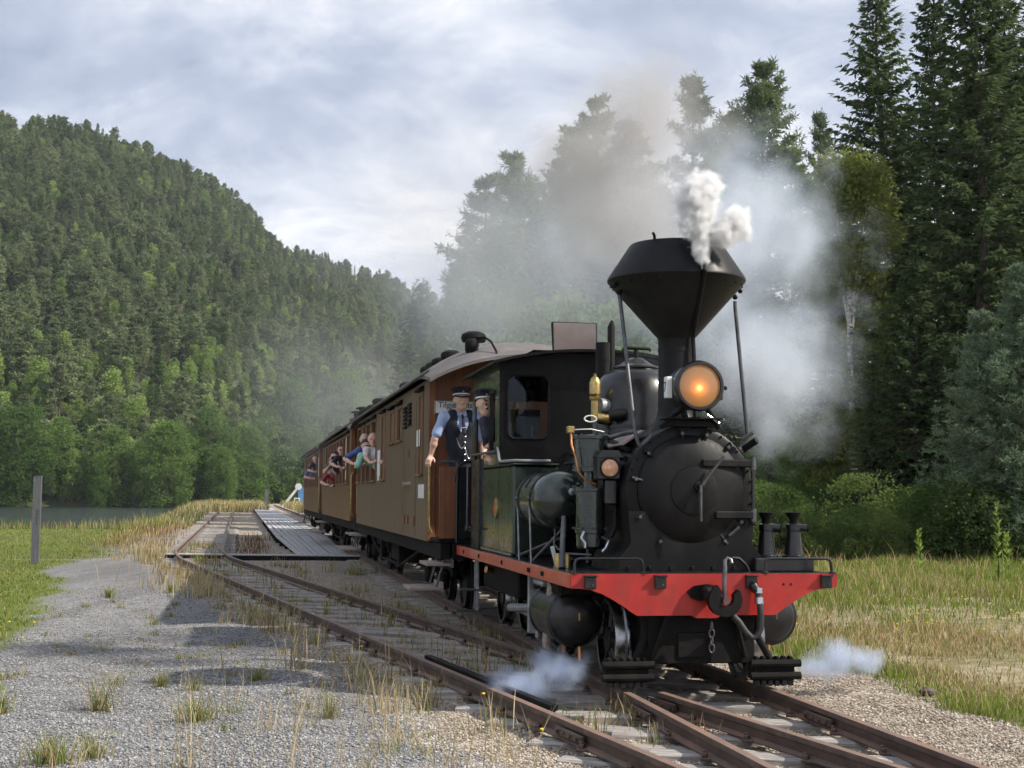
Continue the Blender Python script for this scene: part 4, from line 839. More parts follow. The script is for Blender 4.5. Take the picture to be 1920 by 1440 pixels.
    # underframe and bogies
    for sx in (-1, 1):
        A('solebar', 'grimy_black', (sx * 1.02, -.8, .70), (sx * 1.14, CL + .8, .888), .008); T('truss_rod', 'grimy_black', [(sx * 1.06, 1.8, .70), (sx * 1.06, 4.2, .38), (sx * 1.06, CL - 4.2, .38), (sx * 1.06, CL - 1.8, .70)], .022)
        for yy in (4.2, CL - 4.2): A('queen_post', 'grimy_black', (sx * 1.03, yy - .04, .38), (sx * 1.09, yy + .04, .70))
    A('underframe', 'grimy_black', (-1.0, -.75, .72), (1.0, CL + .75, .885)); A('battery_box', 'grimy_black', (-1.0, 4.7, .40), (-.62, 6.1, .72), .02)
    for yb in (1.55, CL - 1.55):
        b = empty('bogie', (0, yb, 0)); b.parent = c
        for sx in (-1, 1):
            MB().prism([(-1.05, .52), (-.9, .60), (.9, .60), (1.05, .52), (1.0, .40), (.55, .42), (.3, .30), (-.3, .30), (-.55, .42), (-1.0, .40)], sx * .74, sx * .80, 'x').build('side_frame', 'grimy_black', b, False)
            for ya in (-.72, .72):
                MB().span((sx * .80, ya - .10, .24), (sx * .92, ya + .10, .50), .03).build('axle_box', 'grimy_black', b)
                wv = MB().lathe([(.09, -.02), (.10, .04), (.27, .0), (.30, -.045), (.357, -.045), (.355, -.02), (.33, -.012), (.325, .05), (.28, .05), (.27, .02), (.0, .04)], (sx * .56, ya, .33), (sx, 0, 0), 32, False).build('wheel', 'wheel_black', b)
            sp = MB()
            for k in range(5): MB().lathe([(.045, 0), (.06, .02), (.045, .04)], (sx * .86, -.12 + .06 * k, .44), (0, 0, 1), 8).build('spring', 'grimy_black', b)
        for ya in (-.72, .72): MB().tube([(-.5, ya, .33), (.5, ya, .33)], .05, 10).build('axle', 'grimy_black', b)
        MB().span((-.78, -.12, .36), (.78, .12, .56)).build('bolster', 'grimy_black', b)
    # end platforms
    for e, ya, yb in ((0, -.80, -.002), (1, CL + .002, CL + .80)):
        yo = ya if e == 0 else yb
        A('platform_floor', 'grimy_black', (-1.16, ya, .895), (1.16, yb, .945), .006)
        rp = A('platform_screen', 'black_paint', (-.93, yo - .012, .95), (.93, yo + .012, 1.80), .004)
        for x in (-.95, .95): T('screen_post', 'black_paint', [(x, yo, .90), (x, yo, 1.86)], .02, 8, rp)
        T('screen_rail', 'black_paint', [(-.98, yo, 1.62), (-.97, yo, 1.74), (-.92, yo, 1.83), (-.84, yo, 1.862), (.84, yo, 1.862), (.92, yo, 1.83), (.97, yo, 1.74), (.98, yo, 1.62)], .018, 10, rp)
        A('screen_top', 'teak_frame', (-.80, yo - .03, 1.872), (.80, yo + .03, 1.895), .006, rp)
        A('buffer_plank', 'grimy_black', (-1.0, yo - .02, .70), (1.0, yo + .02, .893), .01); MB().lathe([(.09, 0), (.09, .10), (.05, .12), (.05, .25), (.14, .26), (.14, .29)], (0, yo, .72), (0, -1 if e == 0 else 1, 0), 16).build('centre_buffer', 'grimy_black', c)
        for sx in (-1, 1):
            yc = 0 if e == 0 else CL; q = -1 if e == 0 else 1
            T('entry_rail', 'brass', [(sx * 1.10, yc + q * .03, 1.95), (sx * 1.16, yc + q * .05, 1.93), (sx * 1.19, yc + q * .06, 1.86), (sx * 1.19, yc + q * .06, 1.08), (sx * 1.15, yc + q * .05, 1.0)], .016, 8)
            T('platform_rail', 'dull_rod', [(sx * 1.14, yo, 1.86), (sx * .98, yo, 1.86)], .016, 8)
            for z, w0, w1 in ((.62, 1.0, 1.30), (.33, 1.12, 1.50)):
                sp = A('step_board', 'wood_step', (sx * w0, min(ya, yb) + .06, z), (sx * w1, max(ya, yb) - .06, z + .04), .008); A('step_riser', 'wood_step', (sx * (w0 - .035), min(ya, yb) + .08, z - .02), (sx * w0, max(ya, yb) - .08, z + .10), .006, sp)
            for yy in (min(ya, yb) + .10, max(ya, yb) - .10): T('step_hanger', 'dull_rod', [(sx * 1.08, yy, .72), (sx * 1.10, yy, .62), (sx * 1.18, yy, .34)], .016, 6)
    for nm, mat_, lo, hi in plates: A(nm, mat_, lo, hi, .002)
    return c
xw = -HW - .006
big1 = [(7.05, 7.98), (8.24, 9.02), (9.28, 9.86), (10.2, 11.02)]
w1 = [(.50, .97, 1.72, ZW, 'wood'), (2.93, 3.62, 2.25, ZW - .02, 'glass'), (4.0, 4.68, 2.25, ZW - .02, 'wood'), (5.4, 6.03, ZS, ZW, 'wood')] + [(a, b, ZS, ZW, 'open') for a, b in big1]
pl1 = [('notice_plate', 'white_paint', (xw, .85, 2.10), (xw + .008, 1.18, 2.32)), ('number_plate', 'white_paint', (xw, .36, 1.42), (xw + .008, .62, 1.60)), ('number_plate', 'white_paint', (xw, .66, 1.42), (xw + .008, .92, 1.60)),
       ('notice_plate', 'white_paint', (xw, 6.28, 1.78), (xw + .008, 6.72, 2.22)), ('notice_plate', 'white_paint', (xw, 6.40, 1.70), (xw + .008, 6.66, 1.78)),
       ('door_handle', 'steel', (-HW - .05, 1.86, 1.60), (-HW, 2.40, 1.64)), ('hasp', 'teak_frame', (xw, 2.55, 1.55), (xw + .008, 2.75, 1.68)), ('hasp', 'black_paint', (xw, 1.95, 1.98), (xw + .008, 2.10, 2.1)), ('socket_cover', 'teak_frame', (-HW - .02, 2.40, 1.06), (-HW, 2.60, 1.18)), ('socket_cover', 'teak_frame', (-HW - .02, 2.02, 1.06), (-HW, 2.24, 1.18)), ('socket_cover', 'teak_frame', (-HW - .02, 1.28, 1.05), (-HW, 1.5, 1.18)), ('door_seam', 'print_black', (-HW - .003, 2.72, .92), (-HW + .001, 2.735, 2.7)), ('door_seam', 'print_black', (-HW - .003, 1.22, .92), (-HW + .001, 1.235, 2.7))]
pl1 += [('louvre', 'grimy_black', (-HW - .03, 1.80 + .0, 2.42 + .055 * k), (-HW, 2.12, 2.455 + .055 * k)) for k in range(6)] + [('louvre', 'grimy_black', (-HW - .03, 2.34, 2.40 + .055 * k), (-HW, 2.62, 2.435 + .055 * k)) for k in range(6)]
CAR1 = carriage(7.0, 'front brown wooden carriage coupled behind the locomotive cab', w1, True, pl1)
w2 = [(.45 + k * 1.16, 1.27 + k * 1.16, ZS, ZW, 'open' if k in (2, 4, 5) else 'half') for k in range(9)]
pl2 = [('notice_plate', 'white_paint', (xw, 1.40, 2.10), (xw + .008, 1.56, 2.75)), ('notice_plate', 'white_paint', (xw, 1.38, 1.80), (xw + .008, 1.56, 2.0)), ('notice_plate', 'white_paint', (xw, 9.8, 2.1), (xw + .008, 9.95, 2.75))]
MB().span((-1.165, -.812, .95), (-.965, -.788, 1.80), .004).build('gate_panel', 'teak_end', CAR1)
MB().span((-.93, -.826, .96), (-.60, -.815, 1.79), .003).build('drape', 'black_matt', CAR1)
CAR2 = carriage(19.9, 'second brown wooden carriage, in the middle of the train', w2, False, pl2)
w3 = [(.45 + k * 1.16, 1.27 + k * 1.16, ZS, ZW, 'open' if k in (1, 2) else 'half') for k in range(9)]
CAR3 = carriage(32.9, 'last brown wooden carriage at the far end of the train', w3, False, [('notice_plate', 'white_paint', (xw, .25, 2.0), (xw + .008, .40, 2.6)), ('notice_plate', 'white_paint', (xw, 9.9, 2.0), (xw + .008, 10.05, 2.7))])
# stove chimneys
for car, yy in ((CAR2, 8.2), (CAR2, 6.4)):
    MB().lathe([(.08, 0), (.08, .32), (.17, .33), (.17, .36), (.06, .40)], (-.45, yy, car_roof_z(.45) - .02), (0, 0, 1), 14).build('stove_pipe', 'grimy_black', car)
# tail lamp with hose on the roof edge of the first carriage
v = MB().lathe([(.07, 0), (.085, .03), (.085, .13), (.065, .16), (.04, .18), (0, .18)], (-.72, -.35, car_roof_z(.72) - .09), (0, 0, 1), 16).build('roof_lamp', 'grimy_black', CAR1)
MB().tube([(-.64, -.40, 3.40), (-.58, -.46, 3.41), (-.52, -.60, 3.34), (-.49, -.80, 3.2), (-.49, -.93, 3.02)], .014, 8).build('lamp_cable', 'grimy_black', CAR1)
# enamel sign on the end wall
sg = MB().box((-.80, -.045, 2.56), (.66, .012, .165), .003).build('sign', 'white_paint', CAR1, label='white sign with black lettering on the end wall')
bd = MB(); 
for lo, hi in (((-1.125, -.054, 2.48), (-.475, -.0515, 2.486)), ((-1.125, -.054, 2.634), (-.475, -.0515, 2.640)), ((-1.127, -.054, 2.48), (-1.121, -.0515, 2.64)), ((-.479, -.054, 2.48), (-.473, -.0515, 2.64))): MB().span(lo, hi).build('sign_border', 'print_black', sg, False)
tx = bpy.data.curves.new('sign_text', 'FONT'); tx.body = 'Tilgjengelse'; tx.size = .105; tx.extrude = .001; tx.align_x = 'LEFT'; to = bpy.data.objects.new('sign_text', tx); link(to)
text_part(to, 'lettering', 'print_black', sg, (-1.09, -.0535, 2.555), (R(90), 0, 0))
# ------------------------------------------------------------------ people: one continuous skin surface each, clothes as children
def sdf_mesh(prims, h):
    """prims: ('c', p0, p1, r0, r1, k) tapered capsule | ('e', c, radii, k) ellipsoid | ('-', c, radii, k) carve; surface nets on a grid of step h"""
    pts = []
    for q in prims:
        if q[0] == 'c': pts += [np.array(q[1]) - q[3] - .03, np.array(q[1]) + q[3] + .03, np.array(q[2]) - q[4] - .03, np.array(q[2]) + q[4] + .03]
        elif q[0] == 'e': pts += [np.array(q[1]) - np.array(q[2]) - .03, np.array(q[1]) + np.array(q[2]) + .03]
    lo = np.min(pts, 0); hi = np.max(pts, 0); n = np.ceil((hi - lo) / h).astype(int) + 1
    D = np.full(n, .3, np.float32); ax = [lo[i] + h * np.arange(n[i]) for i in range(3)]
    for q in prims:
        if q[0] == 'c': a, b = np.array(q[1], float), np.array(q[2], float); mn, mxx, k = np.minimum(a - q[3], b - q[4]), np.maximum(a + q[3], b + q[4]), q[5]
        else: c_, r_ = np.array(q[1], float), np.array(q[2], float); mn, mxx, k = c_ - r_, c_ + r_, q[3]
        m = .045 + k
        i0 = np.clip(np.floor((mn - m - lo) / h).astype(int), 0, n); i1 = np.clip(np.ceil((mxx + m - lo) / h).astype(int) + 1, 0, n)
        sl = tuple(slice(x, y) for x, y in zip(i0, i1)); X, Y, Z = np.meshgrid(*[ax[i][sl[i]] for i in range(3)], indexing='ij')
        if q[0] == 'c':
            ab = b - a; t = np.clip(((X - a[0]) * ab[0] + (Y - a[1]) * ab[1] + (Z - a[2]) * ab[2]) / max(ab @ ab, 1e-9), 0, 1)
            d = np.sqrt((X - a[0] - t * ab[0]) ** 2 + (Y - a[1] - t * ab[1]) ** 2 + (Z - a[2] - t * ab[2]) ** 2) - (q[3] + (q[4] - q[3]) * t)
        else:
            e = np.sqrt(((X - c_[0]) / r_[0]) ** 2 + ((Y - c_[1]) / r_[1]) ** 2 + ((Z - c_[2]) / r_[2]) ** 2); d = (e - 1) * r_.min()
        o = D[sl]
        if q[0] == '-':
            hh = np.clip(.5 - .5 * (o + d) / k, 0, 1); D[sl] = o * (1 - hh) + (-d) * hh + k * hh * (1 - hh)
        else:
            hh = np.clip(.5 + .5 * (o - d) / k, 0, 1); D[sl] = o * (1 - hh) + d * hh - k * hh * (1 - hh)
    S = D < 0; N_ = n - 1; cnt = np.zeros(N_, np.int16); acc = np.zeros((*N_, 3), np.float32)
    corner = [(i, j, k) for i in (0, 1) for j in (0, 1) for k in (0, 1)]
    sub = lambda M, c: M[c[0]:c[0] + N_[0], c[1]:c[1] + N_[1], c[2]:c[2] + N_[2]]
    for a in corner:
        for ax_ in range(3):
            if a[ax_]: continue
            b = list(a); b[ax_] = 1; sa, sb_ = sub(S, a), sub(S, b); x = sa != sb_; da, db = sub(D, a), sub(D, b)
            t = np.where(x, da / np.where(x, da - db, 1), 0)
            for q in range(3): acc[..., q] += np.where(x, a[q] + (t if q == ax_ else 0), 0)
            cnt += x
    act = cnt > 0; idx = -np.ones(N_, np.int64); idx[act] = np.arange(act.sum()); ijk = np.argwhere(act)
    V = lo + h * (ijk + acc[act] / cnt[act][:, None]); F = []
    for ax_ in range(3):
        u, v = (ax_ + 1) % 3, (ax_ + 2) % 3
        s0 = [slice(None)] * 3; s1 = [slice(None)] * 3; s0[ax_] = slice(0, -1); s1[ax_] = slice(1, None); A_ = S[tuple(s0)]; B_ = S[tuple(s1)]
        E_ = np.argwhere(A_ != B_); E_ = E_[(E_[:, u] > 0) & (E_[:, v] > 0) & (E_[:, u] < N_[u]) & (E_[:, v] < N_[v])]
        flip = A_[tuple(E_.T)]
        def cell(du, dv): q = E_.copy(); q[:, u] += du; q[:, v] += dv; return idx[tuple(q.T)]
        Q = np.stack([cell(-1, -1), cell(0, -1), cell(0, 0), cell(-1, 0)], 1); Q[~flip] = Q[~flip][:, ::-1]; F.append(Q)
    return V, np.concatenate(F)
def sdf_obj(name, prims, h, mat, parent):
    V, F = sdf_mesh(prims, h); o = link(bpy.data.objects.new(name, np_mesh(name, V, F, mat, True))); o.parent = parent; return o
def vv(*a): return np.array(a, float)
def hand_prims(w, d, side, palm_n, r=1.0, curl=.5):
    """palm at wrist w pointing along d, back of hand palm_n; five fingers"""
    d = d / np.linalg.norm(d); nrm = palm_n - d * (palm_n @ d); nrm = nrm / np.linalg.norm(nrm); s = np.cross(d, nrm) * side
    pr = [('c', w, w + d * .085, .026, .034, .015), ('c', w + s * .015, w + d * .085 + s * .022, .02, .022, .01), ('c', w - s * .015, w + d * .082 - s * .022, .02, .02, .01)]
    for k, (off, L) in enumerate(((.030, .070), (.010, .080), (-.011, .074), (-.031, .058))):
        b0 = w + d * .09 + s * off; b1 = b0 + (d * math.cos(curl * .6) - nrm * math.sin(curl * .6)) * L * .55; b2 = b1 + (d * math.cos(curl * 1.7) - nrm * math.sin(curl * 1.7)) * L * .5
        pr += [('c', b0, b1, .0105, .0095, .004), ('c', b1, b2, .0095, .008, .004)]
    t0 = w + d * .03 + s * .03; t1 = t0 + (d * .6 + s * .7 - nrm * .3) * .045; t2 = t1 + (d * .9 + s * .2 - nrm * .4) * .032
    return pr + [('c', t0, t1, .014, .012, .006), ('c', t1, t2, .0115, .009, .004)]
def head_prims(c, f, up):
    """head centred at c, facing f"""
    f = f / np.linalg.norm(f); r = np.cross(f, up); r = r / np.linalg.norm(r); up = np.cross(r, f)
    pr = [('e', c + up * .03 - f * .012, vv(.086, .096, .096), .02), ('c', c + up * .0 + f * .02, c - up * .072 + f * .032, .076, .056, .03), ('c', c - up * .09 + f * .052, c - up * .085 + f * .060, .026, .022, .02),
          ('c', c + up * .012 + f * .083, c - up * .028 + f * .102, .010, .0155, .008), ('c', c - up * .032 + f * .088 - r * .012, c - up * .032 + f * .088 + r * .012, .010, .010, .006),
          ('c', c + up * .024 + f * .078 - r * .045, c + up * .026 + f * .082 + r * .045, .012, .012, .012)]
    for s in (-1, 1):
        pr += [('e', c + up * .0 + f * .088 + r * s * .031, vv(.014, .014, .010), .006)] and [('-', c + up * .004 + f * .104 + r * s * .031, vv(.015, .015, .009), .008), ('e', c + f * .055 + r * s * .045 - up * .022, vv(.022, .02, .022), .02)]
        pr += [('c', c + r * s * .088 + up * .018 - f * .012, c + r * s * .086 - up * .022 - f * .006, .014, .011, .008)]
    pr += [('c', c - up * .058 + f * .082 - r * .022, c - up * .058 + f * .082 + r * .022, .009, .009, .006), ('-', c - up * .064 + f * .094, vv(.026, .012, .0035), .004)]
    return pr
def person(label, parent_car, group, head, face, hips, arms, shirt, sleeve=.55, hair='hair_dark', hairkind='short', h=.011, extras=None, feet_z=CFL, sw=.185, build=1.0, shoulders=None):
    """all points in carriage coordinates; arms = [(elbow, wrist, hand_dir, palm_n)] for picture-left then picture-right shoulder"""
    M = parent_car.matrix_basis
    root = empty('person', M @ Vector((hips[0], hips[1], feet_z)), parent_car.rotation_euler.z, label, 'person', group)
    o = vv(hips[0], hips[1], feet_z); head, hips = vv(*head) - o, vv(*hips) - o; face = vv(*face); face = face / np.linalg.norm(face); up = vv(0, 0, 1.)
    neck = head - up * .135 - face * .02; spine = (neck - hips); sd = spine / np.linalg.norm(spine); r = np.cross(face, up); r = r / np.linalg.norm(r)
    if shoulders is not None: r = vv(*shoulders); r = r / np.linalg.norm(r)
    chest = hips + spine * .72; B = build
    sh = [neck - sd * .075 + r * sw * B * s_ for s_ in (1, -1)]      # r points to picture-left when facing camera
    legs = [(hips + r * .085 * s_, vv(hips[0], hips[1], hips[2] * .52) + r * .09 * s_ + face * .02, vv(hips[0], hips[1], .06) + r * .10 * s_) for s_ in (1, -1)]
    torso = [('c', hips, hips + spine * .3, .125 * B, .125 * B, .05), ('c', hips + spine * .3 - r * .05, chest - r * .07, .11 * B, .12 * B, .05), ('c', hips + spine * .3 + r * .05, chest + r * .07, .11 * B, .12 * B, .05), ('c', sh[0], sh[1], .062 * B, .062 * B, .04), ('c', chest, neck - sd * .05, .10 * B, .06, .04)]
    skin = [p[:3] + (p[3] - .012, p[4] - .012) + p[5:] for p in torso] + [('c', neck - sd * .06, head - up * .05 - face * .01, .056, .052, .02)] + head_prims(head, face, up)
    cloth = list(torso)
    for (e_, w_, hd, pn), s_, sg_ in zip(arms, sh, (-1, 1)):
        e_, w_ = vv(*e_) - o, vv(*w_) - o; skin += [('c', s_, e_, .045 * B, .038 * B, .03), ('c', e_, w_, .040 * B, .026 * B, .015), ('e', e_ * .7 + w_ * .3, vv(.042, .042, .042) * B, .02)] + hand_prims(w_, vv(*hd), sg_, vv(*pn))
        t = min(sleeve, 1.) ; cloth += [('c', s_, s_ + (e_ - s_) * t, .056 * B, .060 * B, .03)]
        if sleeve > 1: cloth += [('c', s_, e_, .058 * B, .05 * B, .02), ('c', e_, e_ + (w_ - e_) * (sleeve - 1), .05 * B, .038 * B, .02)]
    for a, b, c_ in legs: skin += [('c', a, b, .075, .055, .03), ('c', b, c_, .052, .036, .02), ('c', c_, c_ + face * .14 - up * .03, .035, .03, .02)]
    sdf_obj('body', skin, h, 'skin', root)
    sdf_obj('shirt', cloth, h, shirt, root)
    sdf_obj('trousers', [('c', hips + up * .04, hips - up * .02, .132 * B, .13 * B, .03)] + [q for a, b, c_ in legs for q in (('c', a, b, .092, .072, .03), ('c', b, c_ + up * .03, .072, .06, .02))], max(h, .012), 'navy', root)
    for a, b, c_ in legs: sdf_obj('shoe', [('c', c_ - up * .01, c_ + face * .17 - up * .025, .045, .036, .02)], .012, 'phone_black', root)
    hc = head + up * .035 - face * .022
    if hairkind == 'short': sdf_obj('hair', [('e', hc + up * .012, vv(.086, .098, .092), .01), ('-', head + face * .11 - up * .035, vv(.12, .12, .105), .01), ('-', head - up * .13, vv(.14, .14, .11), .01)], .009, hair, root)
    elif hairkind == 'long': sdf_obj('hair', [('e', hc + up * .012, vv(.094, .104, .098), .01), ('c', hc - face * .05, hc - face * .06 - up * .20, .075, .06, .03), ('-', head + face * .115 - up * .03, vv(.085, .13, .10), .01)], .009, hair, root)
    elif hairkind == 'fringe': sdf_obj('hair', [('c', hc - face * .05 - r * .04 - up * .04, hc - face * .05 + r * .04 - up * .04, .05, .05, .01), ('-', head + face * .10, vv(.2, .13, .2), .01)], .009, hair, root)
    for s_ in (1, -1): MB().ball(head + face * .083 + r * s_ * .030 + up * .003, .0065, 8).build('eye', 'eye_dark', root)
    return root, head, face, r, up, neck, chest, hips, sh
def cap(root, head, face, r, up, tilt=.0, mat='navy', band='white_paint'):
    d = (up + face * -.12).tolist(); c = head + up * .074 - face * .012
    b = MB().lathe([(.100, -.02), (.102, .028), (.118, .052), (.128, .066), (.122, .080), (.08, .092), (0, .096)], c, d, 28).build('cap', mat, root)
    MB().lathe([(.1015, 0), (.1035, .0), (.1038, .016), (.1018, .016)], c - up * .012, d, 28, False).build('cap_band', band, b)
    vs = []; fs = []; n = 14
    for k in range(n + 1):
        a = R(-68 + 136 * k / n); q = face * math.cos(a) + r * math.sin(a)
        vs += [c + q * .099 - up * .016, c + q * (.099 + .032 * math.cos(a)) - up * (.016 + .016 * math.cos(a)), c + q * (.099 + .032 * math.cos(a)) - up * (.021 + .016 * math.cos(a)), c + q * .099 - up * .022]
    for k in range(n):
        for j in range(4): fs.append((k * 4 + j, k * 4 + (j + 1) % 4, k * 4 + 4 + (j + 1) % 4, k * 4 + 4 + j))
    MB().add(vs, fs).build('peak', 'phone_black', b); MB().ball(c + face * .108 + up * .036, .014, 8, (1, .5, 1)).build('badge', 'brass', b)
# conductor on the end platform of the first carriage
rt, hd, fc, rr, up, nk, chs, hp, sh = person('smiling man in navy waistcoat and peaked cap leaning on the platform rail', CAR1, None, (-.865, -.50, 2.615), (.10, -1, -.03), (-.845, -.42, 1.86),
    [((-1.185, -.50, 2.14), (-1.225, -.47, 1.935), (-.3, -.5, -.5), (-.2, -.3, 1)), ((-.58, -.46, 2.08), (-.60, -.60, 1.90), (.1, -.8, -.5), (.9, .2, .2))], 'light_blue', .74, 'hair_grey', 'fringe', .0075, build=1.1, sw=.195)
cap(rt, hd, fc, rr, up)
o_ = vv(0, 0, 0)
spn = nk - hp; wc = [('c', hp + up * .02, hp + spn * .3, .150, .150, .05), ('c', hp + spn * .3 - rr * .055, chs - rr * .075, .132, .140, .05), ('c', hp + spn * .3 + rr * .055, chs + rr * .075, .132, .140, .05), ('c', chs + rr * .10, nk + rr * .10 - up * .05, .092, .078, .03), ('c', chs - rr * .10, nk - rr * .10 - up * .05, .092, .078, .03),
      ('-', nk + fc * .15 - up * .10, vv(.075, .12, .16), .01), ('-', nk + up * .02, vv(.062, .12, .10), .01)] + [('-', s_ + (s_ - nk) * .42, vv(.05, .2, .075), .01) for s_ in sh]
wo_ = sdf_obj('waistcoat', wc, .009, 'navy', rt)
MB().tube([nk + fc * .075 - up * .045, nk + fc * .125 - up * .10, nk + fc * .160 - up * .20, nk + fc * .176 - up * .27], [.016, .017, .024, .028], 8).build('tie', 'navy', rt); MB().tube([nk + fc * .188 - up * .20 - rr * .03, nk + fc * .188 - up * .20 + rr * .03], .006, 6).build('tie_clip', 'steel', rt)
for s_ in (1, -1): MB().tube([nk + rr * s_ * .05 + up * .0 + fc * .02, nk + rr * s_ * .045 + fc * .075 - up * .045, nk + rr * s_ * .012 + fc * .09 - up * .06], [.016, .018, .008], 8).build('collar', 'light_blue', rt)
for k in range(5): MB().ball(hp + fc * (.166 + .006 * k) + up * (.03 + .072 * k), .010, 8).build('button', 'steel', wo_)
for x0, z0, x1, z1, dp in ((.105, .30, .0, .22, .08), (.0, .20, -.085, .10, .09)):
    MB().tube([hp + rr * (x0 + (x1 - x0) * t) + fc * (.170 + .012 * math.sin(3.14 * t)) + up * (z0 + (z1 - z0) * t - dp * math.sin(3.14 * t)) for t in np.linspace(0, 1, 10)], .004, 6).build('watch_chain', 'steel', wo_)
# engine driver leaning from the cab window (placed in locomotive coordinates)
rt, hd, fc, rr, up, nk, chs, hp, sh = person('engine driver with dark cap, glasses and moustache leaning from the cab window', LO, None, (-1.0, 4.47, 2.435), (.06, -1, -.06), (-.60, 4.75, 1.83),
    [((-1.00, 4.36, 2.10), (-1.0, 4.40, 1.99), (.6, -.6, .1), (-.2, -.5, .8)), ((-.55, 4.40, 2.0), (-.75, 4.30, 1.95), (-.7, -.4, 0), (0, -.5, .8))], 'dark_shirt', 1.9, 'hair_grey', 'fringe', .0085, feet_z=.93, shoulders=(-.45, -.89, 0), build=.92, sw=.15)
cap(rt, hd, fc, rr, up)
MB().tube([hd + fc * .098 - up * .040 - rr * .034, hd + fc * .106 - up * .038, hd + fc * .098 - up * .040 + rr * .034], [.006, .011, .006], 8).build('moustache', 'hair_dark', rt)
def glasses(rt, hd, fc, rr, up, dark=False):
    g = MB().tube([hd + fc * .096 + rr * .034 * 1 + rr * .022 * math.cos(t) + up * (.004 + .017 * math.sin(t)) for t in np.linspace(0, 6.283, 14)], .0035, 6, False).tube([hd + fc * .096 - rr * .034 + rr * .022 * math.cos(t) + up * (.004 + .017 * math.sin(t)) for t in np.linspace(0, 6.283, 14)], .0035, 6, False).tube([hd + fc * .098 - rr * .012 + up * .006, hd + fc * .098 + rr * .012 + up * .006], .003, 6).build('glasses', 'phone_black', rt)
    if dark:
        for s_ in (1, -1): MB().ball(hd + fc * .092 + rr * s_ * .034 + up * .004, .021, 10, (1, .5, .8)).build('lens', 'phone_black', rt)
glasses(rt, hd, fc, rr, up)
def phone(rt, p, fc, rr, up):
    m = Matrix((rr.tolist(), fc.tolist(), up.tolist())).transposed(); MB().box(p, (.15, .010, .072), .003, m).build('phone', 'phone_black', rt)
PG = 'passengers leaning from the carriage windows'
# first carriage, windows over the lower panel
q = person('bald man with glasses and blue shirt, arm out, farthest of three leaning together', CAR1, PG, (-1.27, 8.60, 2.47), (-.10, -1, -.08), (-.80, 8.75, 1.88), [((-1.62, 8.78, 2.12), (-1.50, 8.35, 2.02), (.5, -.8, 0), (0, -.2, 1)), ((-1.20, 8.40, 2.05), (-1.36, 8.22, 1.98), (-.6, -.5, 0), (0, -.2, 1))], 'blue_shirt', .8, 'hair_grey', 'fringe', .012, shoulders=(-.8, -.5, 0)); glasses(q[0], *q[1:5])
q = person('dark haired woman in mint sweater holding up a phone from the carriage window', CAR1, PG, (-1.30, 7.85, 2.33), (-.05, -1, -.02), (-.80, 8.0, 1.85), [((-1.46, 7.66, 1.98), (-1.36, 7.56, 2.19), (.35, -.15, .9), (-.3, -.9, 0)), ((-1.14, 7.62, 1.96), (-1.19, 7.52, 2.21), (-.15, -.1, .95), (.3, -.9, 0))], 'mint', 1.9, 'hair_dark', 'long', .011, shoulders=(-.85, -.45, 0)); phone(q[0], q[1] + q[2] * .30 + q[3] * -.05 + up * -.02, q[2], q[3], up)
q = person('bald smiling man in pale shirt, nearest of three leaning from the front carriage', CAR1, PG, (-1.23, 7.32, 2.43), (-.08, -1, -.03), (-.86, 7.45, 1.87), [((-1.36, 7.25, 2.12), (-1.30, 7.08, 2.02), (.6, -.6, 0), (0, -.2, 1)), ((-.95, 7.2, 2.0), (-1.12, 7.02, 2.05), (-.8, -.4, 0), (0, -.2, 1))], 'white_shirt', .6, 'hair_grey', 'none', .011, shoulders=(-.85, -.45, 0))
q = person('passenger mostly hidden in the narrow window next to the three leaning together', CAR1, PG, (-1.02, 5.85, 2.30), (-.1, -1, 0), (-.75, 5.95, 1.85), [((-1.10, 5.72, 2.02), (-1.22, 5.60, 2.0), (-.3, -.9, 0), (0, -.2, 1)), ((-.8, 5.7, 2.0), (-.9, 5.5, 1.9), (-.3, -.9, 0), (0, -.2, 1))], 'red_shirt', .8, 'hair_dark', 'short', .013, shoulders=(-.85, -.45, 0))
# second carriage
for hx, hy, hz, sh_, hk, ph, gl, lab in ((-1.22, 2.75, 2.50, 'dark_shirt', 'short', False, True, 'man in sunglasses and dark shirt, head highest at the second carriage windows'), (-1.32, 3.75, 2.36, 'dark_shirt', 'short', True, False, 'dark haired passenger holding a phone with both arms out of the second carriage'), (-1.28, 4.95, 2.34, 'white_shirt', 'long', True, False, 'woman with long dark hair filming from the second carriage'), (-1.30, 5.75, 2.10, 'red_shirt', 'short', False, False, 'small passenger in red leaning lowest from the second carriage')):
    a1 = ((hx - .22, hy - .18, hz - .34), (hx - .12, hy - .34, hz - .20 if ph else hz - .40), (.3, -.3, .8) if ph else (.6, -.7, 0), (-.2, -.9, .1) if ph else (0, -.2, 1)); a2 = ((hx + .20, hy - .2, hz - .36), (hx + .10, hy - .36, hz - .18 if ph else hz - .42), (-.3, -.3, .8) if ph else (-.6, -.7, 0), (.2, -.9, .1) if ph else (0, -.2, 1))
    q = person(lab, CAR2, PG, (hx, hy, hz), (-.08, -1, -.02), (-.80, hy + .15, 1.80), [a1, a2], sh_, .7, 'hair_dark', hk, .014, shoulders=(-.85, -.45, 0))
    if ph: phone(q[0], q[1] + q[2] * .34 + up * -.02, q[2], q[3], up)
    if gl: glasses(*q[:5], True)
